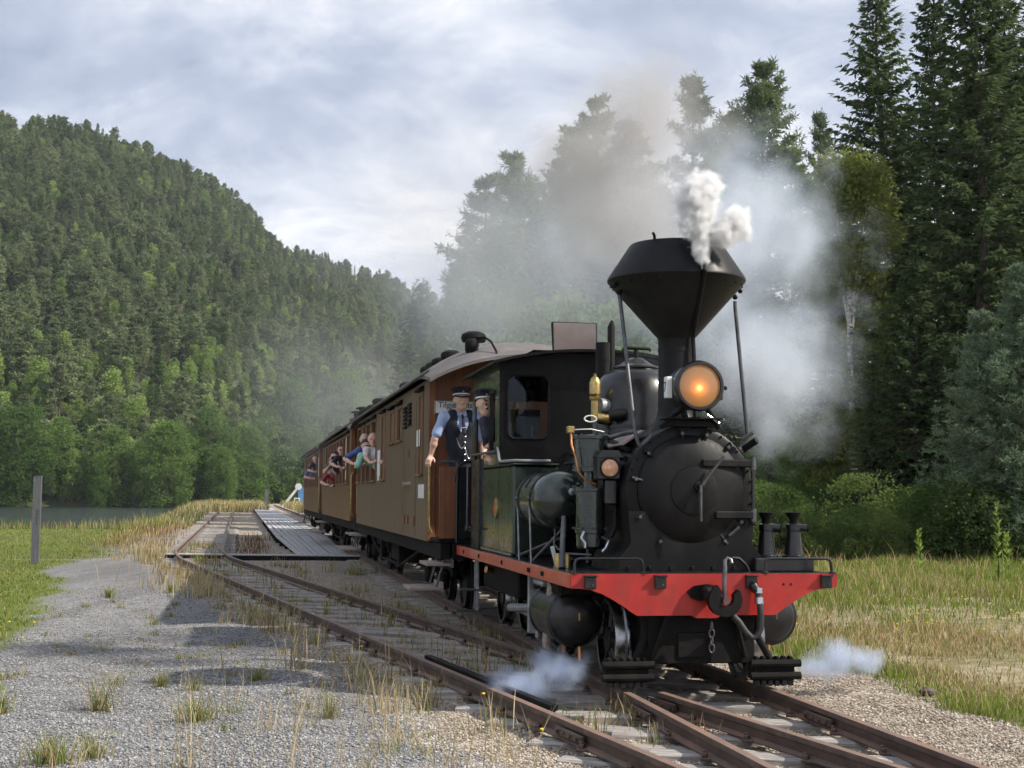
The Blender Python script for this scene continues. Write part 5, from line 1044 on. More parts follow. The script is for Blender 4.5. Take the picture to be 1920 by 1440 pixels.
for hx, hy, hz, sh_, lab in ((-1.24, 1.75, 2.58, 'dark_shirt', 'passenger with head high at the last carriage windows'), (-1.30, 2.85, 2.38, 'blue_shirt', 'passenger in blue leaning out with folded arms from the last carriage')):
    q = person(lab, CAR3, PG, (hx, hy, hz), (-.08, -1, -.02), (-.80, hy + .15, 1.82), [((hx - .22, hy - .18, hz - .36), (hx, hy - .3, hz - .42), (.8, -.4, 0), (0, -.2, 1)), ((hx + .2, hy - .2, hz - .36), (hx + .02, hy - .32, hz - .40), (-.8, -.3, 0), (0, -.2, 1))], sh_, .7, 'hair_dark', 'short', .016, shoulders=(-.85, -.45, 0))
# ------------------------------------------------------------------ vegetation: trees
def leafmat(name, c, c2, trans=.35, scale=.6, rough=.6):
    m, t, b = new_mat(name); t.nodes.remove(b); o = t.nodes['Material Output']
    tcn = nd(t, 'ShaderNodeTexCoord'); oi = nd(t, 'ShaderNodeObjectInfo'); geo = nd(t, 'ShaderNodeNewGeometry')
    n = noise(t, tcn.outputs['Object'], scale, 3, .6)
    f = mth(t, 'ADD', mth(t, 'MULTIPLY', n, .55), mth(t, 'ADD', mth(t, 'MULTIPLY', oi.outputs['Random'], .40), mth(t, 'MULTIPLY', geo.outputs['Random Per Island'], .18)))
    cc = ramp(t, f, [(.22, tuple(x * .62 for x in c)), (.5, c), (.8, c2)])
    d = nd(t, 'ShaderNodeBsdfDiffuse'); tr = nd(t, 'ShaderNodeBsdfTranslucent'); mx = nd(t, 'ShaderNodeMixShader'); mx.inputs[0].default_value = trans
    t.links.new(cc, d.inputs['Color']); t.links.new(mixc(t, .5, cc, tuple(min(1, x * 1.5) for x in c2)), tr.inputs['Color'])
    t.links.new(d.outputs[0], mx.inputs[1]); t.links.new(tr.outputs[0], mx.inputs[2]); t.links.new(mx.outputs[0], o.inputs[0])
    return m
leafmat('spruce_needles', (0.060, 0.092, 0.042), (0.135, 0.178, 0.078), .25, .5)
leafmat('pine_needles', (0.095, 0.138, 0.069), (0.199, 0.250, 0.113), .25, .5)
leafmat('blue_needles', (0.105, 0.155, 0.095), (0.19, 0.25, 0.155), .25, .8)
leafmat('birch_leaves', (0.15, 0.19, 0.05), (0.31, 0.33, 0.1), .4, .7)
leafmat('alder_leaves', (0.075, 0.14, 0.036), (0.18, 0.265, 0.07), .4, .5)
leafmat('bush_leaves', (0.06, 0.105, 0.032), (0.15, 0.2, 0.06), .4, 1.2)
leafmat('hill_pine', (0.12, 0.158, 0.076), (0.235, 0.275, 0.13), .2, .1)
leafmat('hill_spruce', (0.072, 0.122, 0.048), (0.15, 0.205, 0.078), .2, .1)
leafmat('hill_birch', (0.18, 0.27, 0.07), (0.32, 0.41, 0.125), .35, .1)
pmat('bark', (.085, .065, .052), .9, var=.4, scale=2, bump=.8, bscale=6, stretch=(6, 6, 1.2), c2=(.17, .14, .12))
pmat('pine_bark', (.16, .085, .05), .9, var=.4, scale=2, bump=.8, bscale=6, stretch=(6, 6, 1.2), c2=(.26, .16, .10))
pmat('birch_bark', (.55, .53, .50), .8, var=.4, scale=2.5, bump=.4, bscale=6, stretch=(2, 2, 6))
def diamonds(P0, D, L, W, Nn):
    """leaf-like diamonds: base P0, unit direction D, length L, half width W along Nn"""
    D = D / np.linalg.norm(D, axis=1, keepdims=True); S = np.cross(D, Nn); S /= np.maximum(np.linalg.norm(S, axis=1, keepdims=True), 1e-6); L = L[:, None]; W = W[:, None]
    V = np.stack([P0, P0 + D * L * .45 + S * W, P0 + D * L, P0 + D * L * .45 - S * W], 1).reshape(-1, 3); n = len(P0); i = np.arange(n) * 4
    return V, np.stack([i, i + 1, i + 2, i + 3], 1)
def join(parts):
    V = []; F = []; b = 0
    for v, f in parts: V.append(v); F.append(f + b); b += len(v)
    return np.concatenate(V), np.concatenate(F)
def rnd_unit(g, n): v = g.normal(size=(n, 3)); return v / np.linalg.norm(v, axis=1, keepdims=True)
def trunk_mesh(name, H, r, mat, seed, limbs=(), n=9):
    g = random.Random(seed); mb = MB(); pts = []; rs = []
    for k in range(9): t = k / 8; pts.append((g.uniform(-1, 1) * .012 * H * t * (1 - t) * 4 + 0, g.uniform(-1, 1) * .012 * H * t * (1 - t) * 4, -.4 + (H + .4) * t)); rs.append(r * (1.25 if k == 0 else 1) * (1 - t) ** .85 + .012)
    mb.tube(pts, rs, n)
    for p0, p1, r0 in limbs: mb.tube([p0, (np.array(p0) * .5 + np.array(p1) * .5 + np.array((0, 0, .04 * np.linalg.norm(np.array(p1) - np.array(p0))))), p1], [r0, r0 * .7, r0 * .25], 5, False)
    return mb.mesh(name, mat)
def spruce(name, H, Rm, seed, dz=.34, nb=7, spr=9., sl=.42, sw=.07, bare=.05, mat='spruce_needles', droop=.38, thin=1.):
    g = np.random.default_rng(seed); P0 = []; D = []; L = []; W = []; Nn = []; limbs = []
    z = bare * H
    while z < H * .985:
        t = z / H; k = max(3, int(round(nb * (1 - .45 * t)))); a0 = g.uniform(0, 6.28)
        for j in range(k):
            a = a0 + 6.283 * j / k + g.uniform(-.3, .3); Lb = Rm * (1 - t) ** .80 * g.uniform(.62, 1.12) * (min(1, .55 + t * 3)) + .12
            if g.uniform() > thin: continue
            out = np.array([math.cos(a), math.sin(a), 0]); sd = np.array([-math.sin(a), math.cos(a), 0]); zb = z + g.uniform(-.4, .4) * dz; up_ = .10 + .55 * t ** 2; dr = droop * (1 - t) * g.uniform(.7, 1.3)
            n = max(4, int(spr * Lb)); u = np.sort(g.uniform(.10, 1, n)); u[-1] = 1
            P_ = out * (Lb * u)[:, None] + np.array([0, 0, 1.]) * (zb + Lb * (up_ * u - dr * u ** 2 + .10 * u ** 3))[:, None]
            if t < .8: limbs.append(((0, 0, zb), tuple(P_[int(n * .6)]), .018 + .02 * Lb / Rm))
            for s in (-1, 1):
                d = out * g.uniform(.35, .8, n)[:, None] + sd * s * g.uniform(.5, 1., n)[:, None] + np.array([0, 0, 1.]) * g.uniform(-.55, .05, n)[:, None]
                P0.append(P_); D.append(d); L.append(sl * g.uniform(.6, 1.25, n) * (1.15 - .55 * u)); W.append(np.full(n, sw) * g.uniform(.7, 1.3, n)); Nn.append(np.array([0, 0, 1.]) + .6 * g.normal(size=(n, 3)))
            d = out + np.array([0, 0, -.2]) + .3 * g.normal(size=(n, 3)); P0.append(P_); D.append(d); L.append(sl * .8 * g.uniform(.7, 1.2, n)); W.append(np.full(n, sw * .9)); Nn.append(np.array([0, 0, 1.]) + .8 * g.normal(size=(n, 3)))
            m = n // 2; d = np.array([0, 0, -1.]) + .35 * g.normal(size=(m, 3)); P0.append(P_[::2][:m]); D.append(d); L.append(sl * .7 * g.uniform(.6, 1.2, m)); W.append(np.full(m, sw * .8)); Nn.append(rnd_unit(g, m))
        z += dz * g.uniform(.75, 1.25) * (1 - .35 * t)
    n = 14; P0.append(np.stack([np.zeros(n), np.zeros(n), np.linspace(H * .93, H * 1.0, n)], 1)); D.append(np.array([0, 0, 1.]) + .7 * g.normal(size=(n, 3))); L.append(np.full(n, sl * .7)); W.append(np.full(n, sw * .6)); Nn.append(rnd_unit(g, n))
    V, F = diamonds(np.concatenate(P0), np.concatenate(D), np.concatenate(L), np.concatenate(W), np.concatenate(Nn))
    return np_mesh(name + '_crown', V, F, mat), limbs
def pine(name, H, Rm, seed, bare=.4, nlev=16, nb=4, clumps=5, nn=26, nl=.30, nw=.035, mat='pine_needles', ctop=.85):
    g = np.random.default_rng(seed); C = []; limbs = []
    for i in range(nlev):
        t = bare + (1 - bare) * (i + g.uniform(0, .8)) / nlev; z = H * min(t, .98); q = (t - bare) / (1 - bare); prof = min(1., .6 + 2.2 * q) * (1 - q) ** ctop * 1.05 + .05
        a0 = g.uniform(0, 6.28)
        for j in range(nb):
            if g.uniform() < .15: continue
            a = a0 + 6.283 * j / nb + g.uniform(-.5, .5); Lb = Rm * prof * g.uniform(.5, 1.15); rise = g.uniform(-.05, .35) + .75 * q
            e = np.array([math.cos(a) * Lb, math.sin(a) * Lb, z + rise * Lb]); limbs.append(((0, 0, z), tuple(e * np.array([.9, .9, 1.]) - np.array([0, 0, .05])), .02 + .02 * Lb / Rm))
            sd = np.array([-math.sin(a), math.cos(a), 0]); fw_ = np.array([math.cos(a), math.sin(a), 0])
            for k in range(max(3, int(clumps * (.45 + .75 * Lb / Rm)))): u = g.uniform(.22, 1.05); C.append(fw_ * Lb * u + np.array([0, 0, z + rise * Lb * u + .06 * g.normal() * (.4 + Lb)]) + sd * g.normal() * (.10 + .17 * Lb * (1.15 - .6 * u)))
    for k in range(10): C.append(np.array([g.normal() * .15, g.normal() * .15, H * g.uniform(.93, 1.0)]))
    C = np.array(C); P0 = np.repeat(C, nn, 0); n = len(P0); D = rnd_unit(g, n); D[:, 2] = D[:, 2] * .8 + .25; P0 = P0 + D * g.uniform(0, .06, n)[:, None] * nl * 3
    V, F = diamonds(P0, D, nl * g.uniform(.6, 1.3, n), np.full(n, nw) * g.uniform(.7, 1.3, n), rnd_unit(g, n))
    return np_mesh(name + '_crown', V, F, mat), limbs
def leafy(name, H, Rm, seed, base=.15, nclump=70, nn=110, leaf=.13, cr=.75, mat='alder_leaves', taper=.6):
    g = np.random.default_rng(seed); C = []; limbs = []
    while len(C) < nclump:
        u = g.uniform(); z = H * (base + (1 - base) * u); rad = Rm * (math.sin(math.pi * (.12 + .88 * u)) ** taper) * (1 - .25 * u); a = g.uniform(0, 6.283); rr = rad * math.sqrt(g.uniform(.12, 1)) * g.uniform(.8, 1.1)
        c = np.array([math.cos(a) * rr, math.sin(a) * rr, z]); C.append(c); limbs.append(((0, 0, max(.05 * H, z * .62)), tuple(c), .012 * H * .3))
    C = np.array(C); sz = cr * g.uniform(.6, 1.25, len(C)); P0 = np.repeat(C, nn, 0); n = len(P0); d = rnd_unit(g, n); P0 = P0 + d * (np.repeat(sz, nn) * g.uniform(.45, 1.05, n) ** .6)[:, None] * np.array([1, 1, .72])
    D = d + .9 * rnd_unit(g, n) + np.array([0, 0, -.15]); V, F = diamonds(P0, D, leaf * 2 * g.uniform(.6, 1.3, n), leaf * .62 * g.uniform(.7, 1.3, n), rnd_unit(g, n))
    return np_mesh(name + '_crown', V, F, mat), limbs[:40]
TREES = {}
def reg(kind, crown, trunk): TREES[kind] = (crown, trunk)
for k, (H, Rm, sd, br) in enumerate(((24, 4.9, 3, .04), (24, 4.2, 8, .08), (24, 5.2, 15, .20), (12, 2.9, 21, .02))):
    cm, lb = spruce('spruce', H, Rm, sd, .36 if H > 15 else .27, 8, 9.5 if H > 15 else 11, .46 if H > 15 else .36, .06 if H > 15 else .05, br); reg(f'spruce{k}', cm, trunk_mesh('spruce_trunk', H, .26 if H > 15 else .13, 'bark', sd, lb[::2]))
for k, (H, Rm, sd, br) in enumerate(((20, 3.3, 5, .40), (20, 3.0, 9, .22), (20, 3.9, 14, .18))):
    cm, lb = pine('pine', H, Rm, sd, br, 20, 5, 34, 10, .35, .036, 'pine_needles', .75); reg(f'pine{k}', cm, trunk_mesh('pine_trunk', H, .22, 'pine_bark', sd, lb))
cm, lb = pine('young_pine', 9, 2.3, 31, .05, 26, 7, 30, 11, .17, .020, 'blue_needles'); reg('bluepine', cm, trunk_mesh('pine_trunk', 9, .11, 'bark', 31, lb))
cm, lb = leafy('birch', 12, 2.1, 41, .06, 170, 170, .075, .66, 'birch_leaves', .4); reg('birch', cm, trunk_mesh('birch_trunk', 12, .11, 'birch_bark', 41, lb[:9]))
for k, sd in enumerate((51, 57, 63)): cm, lb = leafy('alder', 14, 5.2, sd, .02, 120, 120, .20, 1.35, 'alder_leaves', .42); reg(f'alder{k}', cm, trunk_mesh('alder_trunk', 14, .2, 'bark', sd, lb))
for k, sd in enumerate((71, 77)): cm, lb = leafy('bush', 2.4, 1.7, sd, .03, 46, 130, .05, .52, 'bush_leaves', .35); reg(f'bush{k}', cm, trunk_mesh('bush_stem', 1.6, .035, 'bark', sd, lb[:14]))
def tree(kind, name, X, Y, H, H0, label, cat='tree', group=None, wid=1., z=None, rz=None):
    cm, tmsh = TREES[kind]; s = H / H0; zz_ = float(ground_z(X, Y)) if z is None else z
    o = empty(name, (X, Y, zz_ - .05), random.uniform(0, 6.28) if rz is None else rz, label, cat, group); 
    inst('crown', cm, o, scale=(s * wid, s * wid, s)); inst('trunk', tmsh, o, scale=(s * wid, s * wid, s)); return o
def at_px(u, Y): return (u - 960) / 2600 * Y
def top_h(v, X, Y): return (930 - v) / 2600 * Y + CAM_H - float(ground_z(X, Y))
# right-hand forest edge
for kind, u, v, Y, wid, lab in (
    ('spruce0', 1655, -70, 52, 1.05, 'tall dense spruce left of the forest edge at the right, its top out of frame'), ('spruce1', 1765, -150, 60, .8, 'slender tall spruce behind, between the two biggest spruces at right'),
    ('spruce2', 1850, -190, 46, 1.1, 'very tall spruce with bare lower trunk near the right edge'), ('spruce0', 1990, -160, 50, 1.15, 'tall dark spruce cut by the right edge of the picture'), ('spruce1', 1900, -60, 66, 1.1, 'dark spruce filling the gap behind the bare-trunked spruce'),
    ('spruce3', 1718, 470, 44, 1.05, 'smaller spruce with pointed top in front of the tall spruces'), ('spruce3', 1640, 640, 45, 1.0, 'young spruce left of the pointed one, at the foot of the forest edge'), ('spruce3', 1800, 610, 43, 1.15, 'young spruce under the bare-trunked spruce'), ('spruce1', 1580, 420, 70, 1.2, 'dark spruce deep in the wood behind the birch'), ('spruce0', 1830, 120, 74, 1.2, 'dark spruce deep in the wood behind the young spruces'), ('spruce1', 1960, 100, 72, 1.3, 'dark spruce deep in the wood at the right edge'), ('spruce0', 1700, 180, 76, 1.2, 'dark spruce deep in the wood behind the dense tall spruce'), ('spruce0', 2120, -100, 52, 1.2, 'tall spruce beyond the right edge of the wood'), ('spruce3', 1560, 700, 52, 1.2, 'low dark spruce behind the steam beside the chimney')):
    X = at_px(u, Y); tree(kind, 'spruce_tree', X, Y, top_h(v, X, Y), 12 if kind == 'spruce3' else 24, lab, 'spruce', 'spruces of the forest edge', wid)
X = at_px(1600, 49); tree('birch', 'birch_tree', X, 49, top_h(285, X, 49), 12, 'yellow-green birch at the left end of the right forest edge', 'birch', None, 1.1)
for u, v, Y, lab in ((1845, 570, 36, 'pale blue-green young pine left of another at the right edge'), (1925, 480, 35, 'pale blue-green young pine cut by the right edge')):
    X = at_px(u, Y); tree('bluepine', 'pine_tree', X, Y, top_h(v, X, Y), 9, lab, 'pine', 'young pale pines at right', 1.05)
# wood behind the train, seen through the smoke
mid = [('pine0', 1437, 100, 92, 1., 'pine with open crown and bare trunk standing highest right of the chimney'), ('pine1', 1303, 122, 88, 1.0, 'narrow dark pine top directly above the chimney'), ('pine2', 1118, 172, 90, 1., 'tall ragged pine above the roof hatch'), ('pine1', 1545, 190, 84, .7, 'thin pine top between the smoke and the right spruces'), ('pine0', 958, 282, 82, 1.1, 'pine with rounded top above the first carriage roof'), ('pine2', 905, 330, 80, 1.2, 'broad pine at the left end of the wood behind the train'), ('pine1', 1180, 210, 96, 1.3, 'dense pine right of the ragged pine'), ('pine2', 1050, 290, 86, 1.1, 'pine between the rounded and the ragged tops'), ('pine0', 1380, 200, 98, 1.3, 'pine half hidden behind the highest open-crowned pine'), ('pine1', 1490, 260, 86, 1.2, 'dark pine just left of the birch'), ('spruce1', 1240, 330, 80, 1.3, 'spruce lost in smoke behind the chimney'), ('spruce1', 1010, 390, 76, 1.4, 'spruce in thin smoke above the carriage roof'), ('pine1', 1000, 330, 100, 1.2, 'slim pine in the second row left of the ragged pine'), ('pine2', 1075, 230, 104, 1.2, 'tall pine in the second row behind the roof hatch'), ('pine1', 1340, 260, 104, 1.3, 'tall pine in the second row right of the chimney'), ('spruce1', 1150, 330, 84, 1.3, 'dark spruce under the dense pine'), ('spruce1', 1420, 330, 84, 1.3, 'dark spruce under the highest pine'), ('pine2', 930, 420, 70, 1.1, 'lower pine in front of the broad pine'), ('spruce3', 1470, 560, 60, 1.3, 'dark young spruce seen through steam right of the stay'), ('spruce3', 1400, 600, 62, 1.3, 'dark young spruce seen through steam behind the headlamp'), ('pine2', 865, 470, 72, 1.2, 'low pine leaning over the carriages at the wood end'), ('spruce3', 790, 520, 110, .9, 'small pointed spruce on the hill shoulder left of the wood'), ('spruce3', 772, 560, 118, .9, 'smallest pointed spruce at the foot of the hill shoulder')]
for kind, u, v, Y, wid, lab in mid:
    X = at_px(u, Y); tree(kind, 'pine_tree' if 'pine' in kind else 'spruce_tree', X, Y, top_h(v, X, Y), {'p': 20, 's': 12 if kind == 'spruce3' else 24}[kind[0]], lab, 'pine' if 'pine' in kind else 'spruce', 'trees of the wood behind the train', wid)
for k, (u, v, Y) in enumerate(((905, 560, 62), (990, 585, 60), (1080, 570, 64), (860, 620, 64), (1440, 790, 56), (1510, 800, 50), (1170, 580, 66), (1350, 620, 64))):
    X = at_px(u, Y); tree(f'alder{k % 3}', 'leafy_tree', X, Y, top_h(v, X, Y), 14, ['light green leafy tree above the near end of the carriage roof', 'leafy tree in smoke left of the roof hatch', 'leafy tree in smoke behind the roof hatch', 'lowest leafy tree left of the roof lamp', 'leafy tree in steam right of the chimney stay', 'leafy tree low beside the steam at the forest edge', 'leafy tree in smoke right of the roof hatch', 'leafy tree lost in steam behind the headlamp'][k], 'tree', 'leafy trees of the wood behind the train', .95)
# undergrowth at the foot of the right wood
for k in range(46):
    u = random.uniform(1400, 1990); Y = random.uniform(35, 48); X = at_px(u, Y)
    if X < main_x(Y) + 3: continue
    tree(f'bush{k % 2}', 'bush', X, Y, random.uniform(.9, 2.1), 2.4, 'leafy green bush in the undergrowth at the foot of the right forest', 'bush', 'bushes along the right forest edge', random.uniform(.9, 1.3))
# trees along the far lake shore
for k, (u, v, wid) in enumerate(((-60, 800, 1.3), (40, 770, 1.25), (118, 790, .9), (183, 860, .75), (215, 808, 1.0), (262, 830, .9), (318, 795, 1.0), (335, 850, .7), (392, 770, 1.0), (420, 840, .8), (465, 800, .95), (505, 770, .9), (545, 720, .85), (575, 800, .8), (610, 830, .9), (655, 700, .7), (700, 820, 1.))):
    a = (u - 960) / 2600; r_ = float(shore_r(np.array(a))) - 1 + 5 * (k % 3); Y = r_ / math.hypot(1, a); X = a * Y; H = (923 - v) / 2600 * Y + CAM_H + 1.2
    tree(f'alder{k % 3}', 'leafy_tree', X, Y, H, 14, f'round green leafy tree on the far lake shore, {["first", "second", "third", "fourth", "fifth", "sixth", "seventh", "eighth", "ninth", "tenth", "eleventh", "twelfth", "thirteenth", "fourteenth", "fifteenth", "sixteenth", "seventeenth"][k]} from the left', 'tree', 'leafy trees on the far lake shore', wid, -1.3)
# forest on the hill: nearest trees as things, the rest as one mass
HP = []
for k, sd in enumerate((101, 102, 103)): HP.append(pine('hill_pine', 12, (2.2, 2.9, 2.5)[k], sd, (.22, .40, .30)[k], 13, 5, 10, 9, .52, .10, 'hill_pine', (.8, .38, .55)[k])[0])
for k, sd in enumerate((111, 112)): HP.append(spruce('hill_spruce', 13, 2.1, sd, .55, 6, 4.2, .62, .13, .08, 'hill_spruce')[0])
for k, sd in enumerate((121, 122)): HP.append(leafy('hill_birch', 11, 2.3, sd, .15, 34, 60, .24, .9, 'hill_birch', .45)[0])
HT = [trunk_mesh('hill_trunk', 11, .17, 'pine_bark', 130 + i, (), 5) for i in range(2)]
def hill_forest():
    g = np.random.default_rng(77); n = 8200
    a = g.uniform(-.66, .10, n); rs, rr = shore_r(a), ridge_r(a); u = g.uniform(size=n); r = np.sqrt(rs ** 2 + u * ((rr * 1.03) ** 2 - rs ** 2)) + 4; Y = r / np.hypot(1, a); X = a * Y; Z = hill_z(X, Y)
    keep = vnoise(X, Y, .05, 31) > .10; X, Y, Z, r, a, rr = (q[keep] for q in (X, Y, Z, r, a, rr)); n = len(X)
    low = smooth(60, 0, Z); br = g.uniform(size=n) < (.12 + .40 * low) * (.3 + 1.5 * fbm(X, Y, .02, 41)); sp = g.uniform(size=n) < .22
    kind = np.where(br, 5 + g.integers(0, 2, n), np.where(sp, 3 + g.integers(0, 2, n), g.integers(0, 3, n))); sc_ = g.uniform(.45, 1.2, n) * np.where(br, .85, 1.); rot = g.uniform(0, 6.28, n); wid = g.uniform(.75, 1.45, n)
    return X, Y, Z, r, a, kind, sc_, rot, wid
hX, hY, hZ, hr, ha, hk, hs, hrot, hw = hill_forest()
inview = (ha > -.385) & (ha < -.10); order = np.argsort(np.where(inview, hr / hs, 1e9)); near = order[:300]; far = order[300:]
KN = ['pine_tree'] * 3 + ['spruce_tree'] * 2 + ['birch_tree'] * 2
for i in near:
    k = int(hk[i]); s = float(hs[i]); w_ = float(hw[i]) * s; nm = KN[k]
    o = empty(nm, (hX[i], hY[i], hZ[i] - .3), float(hrot[i]), {'pine_tree': 'grey-green pine among the many on the lower hillside across the lake', 'spruce_tree': 'dark pointed spruce among the many on the lower hillside across the lake', 'birch_tree': 'light green birch among the pines on the lower hillside across the lake'}[nm], nm.split('_')[0], {'pine_tree': 'pines on the lower hillside', 'spruce_tree': 'spruces on the lower hillside', 'birch_tree': 'birches on the lower hillside'}[nm])
    inst('crown', HP[k], o, scale=(w_, w_, s)); inst('trunk', HT[k % 2], o, scale=(s, s, s))
def scatter(name, protos, pos, kind, rot, scl, kindtag='stuff', label=None, cat=None):
    """one object of instances on points (geometry nodes)"""
    pc = bpy.data.collections.new(name + '_kinds')
    for j, pm in enumerate(protos): po = bpy.data.objects.new(f'{name}_kind_{j:02d}', pm); pc.objects.link(po)
    me = bpy.data.meshes.new(name); me.vertices.add(len(pos)); me.vertices.foreach_set('co', np.asarray(pos, np.float32).ravel())
    for nm, ty, da in (('k', 'INT', kind), ('rot', 'FLOAT_VECTOR', rot), ('scl', 'FLOAT_VECTOR', scl)):
        at = me.attributes.new(nm, ty, 'POINT'); at.data.foreach_set('value' if ty == 'INT' else 'vector', np.asarray(da, np.int32 if ty == 'INT' else np.float32).ravel())
    o = link(bpy.data.objects.new(name, me)); tag(o, label, cat, None, kindtag)
    ng = bpy.data.node_groups.new(name, 'GeometryNodeTree'); ng.interface.new_socket('Geometry', in_out='INPUT', socket_type='NodeSocketGeometry'); ng.interface.new_socket('Geometry', in_out='OUTPUT', socket_type='NodeSocketGeometry')
    gi, go = ng.nodes.new('NodeGroupInput'), ng.nodes.new('NodeGroupOutput'); m2p = ng.nodes.new('GeometryNodeMeshToPoints'); ci = ng.nodes.new('GeometryNodeCollectionInfo'); ci.inputs['Collection'].default_value = pc; ci.inputs['Separate Children'].default_value = True; ci.inputs['Reset Children'].default_value = True
    ip = ng.nodes.new('GeometryNodeInstanceOnPoints'); ip.inputs['Pick Instance'].default_value = True
    def attr(nm, ty): q = ng.nodes.new('GeometryNodeInputNamedAttribute'); q.data_type = ty; q.inputs['Name'].default_value = nm; return q.outputs['Attribute']
    e2r = ng.nodes.new('FunctionNodeEulerToRotation'); ng.links.new(attr('rot', 'FLOAT_VECTOR'), e2r.inputs[0])
    ng.links.new(gi.outputs[0], m2p.inputs['Mesh']); ng.links.new(m2p.outputs[0], ip.inputs['Points']); ng.links.new(ci.outputs[0], ip.inputs['Instance']); ng.links.new(attr('k', 'INT'), ip.inputs['Instance Index']); ng.links.new(e2r.outputs[0], ip.inputs['Rotation']); ng.links.new(attr('scl', 'FLOAT_VECTOR'), ip.inputs['Scale']); ng.links.new(ip.outputs[0], go.inputs[0])
    md = o.modifiers.new('scatter', 'NODES'); md.node_group = ng
    return o
zero = np.zeros(len(far))
scatter('hill_forest', HP, np.stack([hX[far], hY[far], hZ[far] - .3], 1), hk[far], np.stack([zero, zero, hrot[far]], 1), np.stack([hs[far] * hw[far], hs[far] * hw[far], hs[far]], 1), 'stuff', 'dense pine forest covering the upper hillside across the lake', 'forest')
# ------------------------------------------------------------------ ground cover
def grassmat():
    m, t, b = new_mat('grass'); t.nodes.remove(b); o = t.nodes['Material Output']; at = nd(t, 'ShaderNodeVertexColor', layer_name='col')
    d = nd(t, 'ShaderNodeBsdfDiffuse'); tr = nd(t, 'ShaderNodeBsdfTranslucent'); mx = nd(t, 'ShaderNodeMixShader'); mx.inputs[0].default_value = .35
    t.links.new(at.outputs[0], d.inputs[0]); t.links.new(at.outputs[0], tr.inputs[0]); t.links.new(d.outputs[0], mx.inputs[1]); t.links.new(tr.outputs[0], mx.inputs[2]); t.links.new(mx.outputs[0], o.inputs[0])
grassmat()
def blades(P0, Hh, W, lean, col_, g):
    """3-triangle blades; col_ (n,3)"""
    n = len(P0); a = g.uniform(0, 6.283, n); f = g.uniform(0, 6.283, n); w = np.stack([np.cos(a), np.sin(a), np.zeros(n)], 1) * (W / 2)[:, None]; ln = np.stack([np.cos(f), np.sin(f), np.zeros(n)], 1) * (lean * Hh)[:, None]; up = np.array([0, 0, 1.])
    m = P0 + up * (Hh * .55)[:, None] + ln * .35; tip = P0 + up * (Hh * np.sqrt(np.maximum(1 - lean ** 2 * .6, .1)))[:, None] + ln
    V = np.stack([P0 - w, P0 + w, m + w * .8, m - w * .8, tip], 1).reshape(-1, 3); i = np.arange(n) * 5
    F = np.concatenate([np.stack([i, i + 1, i + 2], 1), np.stack([i, i + 2, i + 3], 1), np.stack([i + 3, i + 2, i + 4], 1)])
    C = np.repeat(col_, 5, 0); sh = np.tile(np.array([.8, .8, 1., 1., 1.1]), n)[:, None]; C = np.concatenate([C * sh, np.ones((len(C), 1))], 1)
    return V, F, C
def palette(g, n, cols, wts): cols = np.array(cols); k = g.choice(len(cols), n, p=np.array(wts) / sum(wts)); return cols[k] * g.uniform(.75, 1.25, (n, 1))
GREEN, LUSH, STRAW, PALE, OLIVE, RED = (.15, .225, .035), (.20, .29, .045), (.42, .33, .17), (.56, .46, .28), (.21, .225, .065), (.28, .14, .07)
def on_ground(X, Y): return np.stack([X, Y, ground_z(X, Y) - .01], 1)
def grass_obj(name, P0, Hh, W, lean, cols, label, cat, seed=1, kind='stuff'):
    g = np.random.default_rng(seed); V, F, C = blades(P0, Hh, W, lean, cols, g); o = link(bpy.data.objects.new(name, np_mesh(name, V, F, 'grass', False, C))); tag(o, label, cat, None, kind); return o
def persp(g, n, a0, a1, y0, y1, p=1.6):
    """points spread evenly as seen from eye level: denser near"""
    u = g.uniform(size=n); Y = (y0 ** (1 - p) + u * (y1 ** (1 - p) - y0 ** (1 - p))) ** (1 / (1 - p)); X = g.uniform(a0, a1, n) * Y; return X, Y
# lawn
g = np.random.default_rng(5); X, Y = persp(g, 110000, -.62, -.10, 7, 62); wob = fbm(X, Y, .9, 11, 5) - .5
k = np.where(Y < 33, X < lawn_edge(Y) + 1.1 * wob - .1 + g.normal(size=len(X)) * .12, X < side_x(Y) - 2.4 + 1.5 * wob) & (shore(X, Y) > .3); X, Y = X[k], Y[k]; n = len(X)
dry = fbm(X, Y, .25, 51); hh = g.uniform(.02, .05, n) * (1 + .5 * dry) * (1 + Y / 60); cc = palette(g, n, [GREEN, LUSH, OLIVE, STRAW], [5, 2, 3, 1.2]); cc = cc * (1 - .5 * smooth(.45, .7, dry))[:, None] + np.array(STRAW) * .62 * (.5 * smooth(.45, .7, dry))[:, None]
grass_obj('lawn_grass', on_ground(X, Y), hh, .006 + .00045 * Y, g.uniform(.1, .7, n), cc, 'short mown green lawn left of the gravel path', 'grass')
# lake-edge grasses
X, Y = persp(g, 16000, -.50, -.14, 50, 70, .5); k = (np.abs(shore(X, Y) - 1.2) < 1.6) & (X < side_x(Y) - 2.2); X, Y = X[k], Y[k]; n = len(X)
grass_obj('shore_grass', on_ground(X, Y), g.uniform(.25, .85, n) * (.4 + vnoise(X, Y, .5, 8)), np.full(n, .03), g.uniform(.1, .4, n), palette(g, n, [OLIVE, STRAW, LUSH, PALE], [3, 3, 2, 1]), 'tall grasses along the near edge of the lake', 'grass')
X, Y = persp(g, 15000, -.36, -.12, 62, 150, 1.2); d = X - side_x(Y); k = (d < -1.3) & (d > -4.6); X, Y = X[k], Y[k]; n = len(X)
grass_obj('bank_grass', on_ground(X, Y), g.uniform(.15, .5, n), np.full(n, .05), g.uniform(.1, .4, n), palette(g, n, [STRAW, PALE, OLIVE, GREEN], [3, 2, 3, 2]), 'dry grass along the embankment beyond the siding', 'grass')
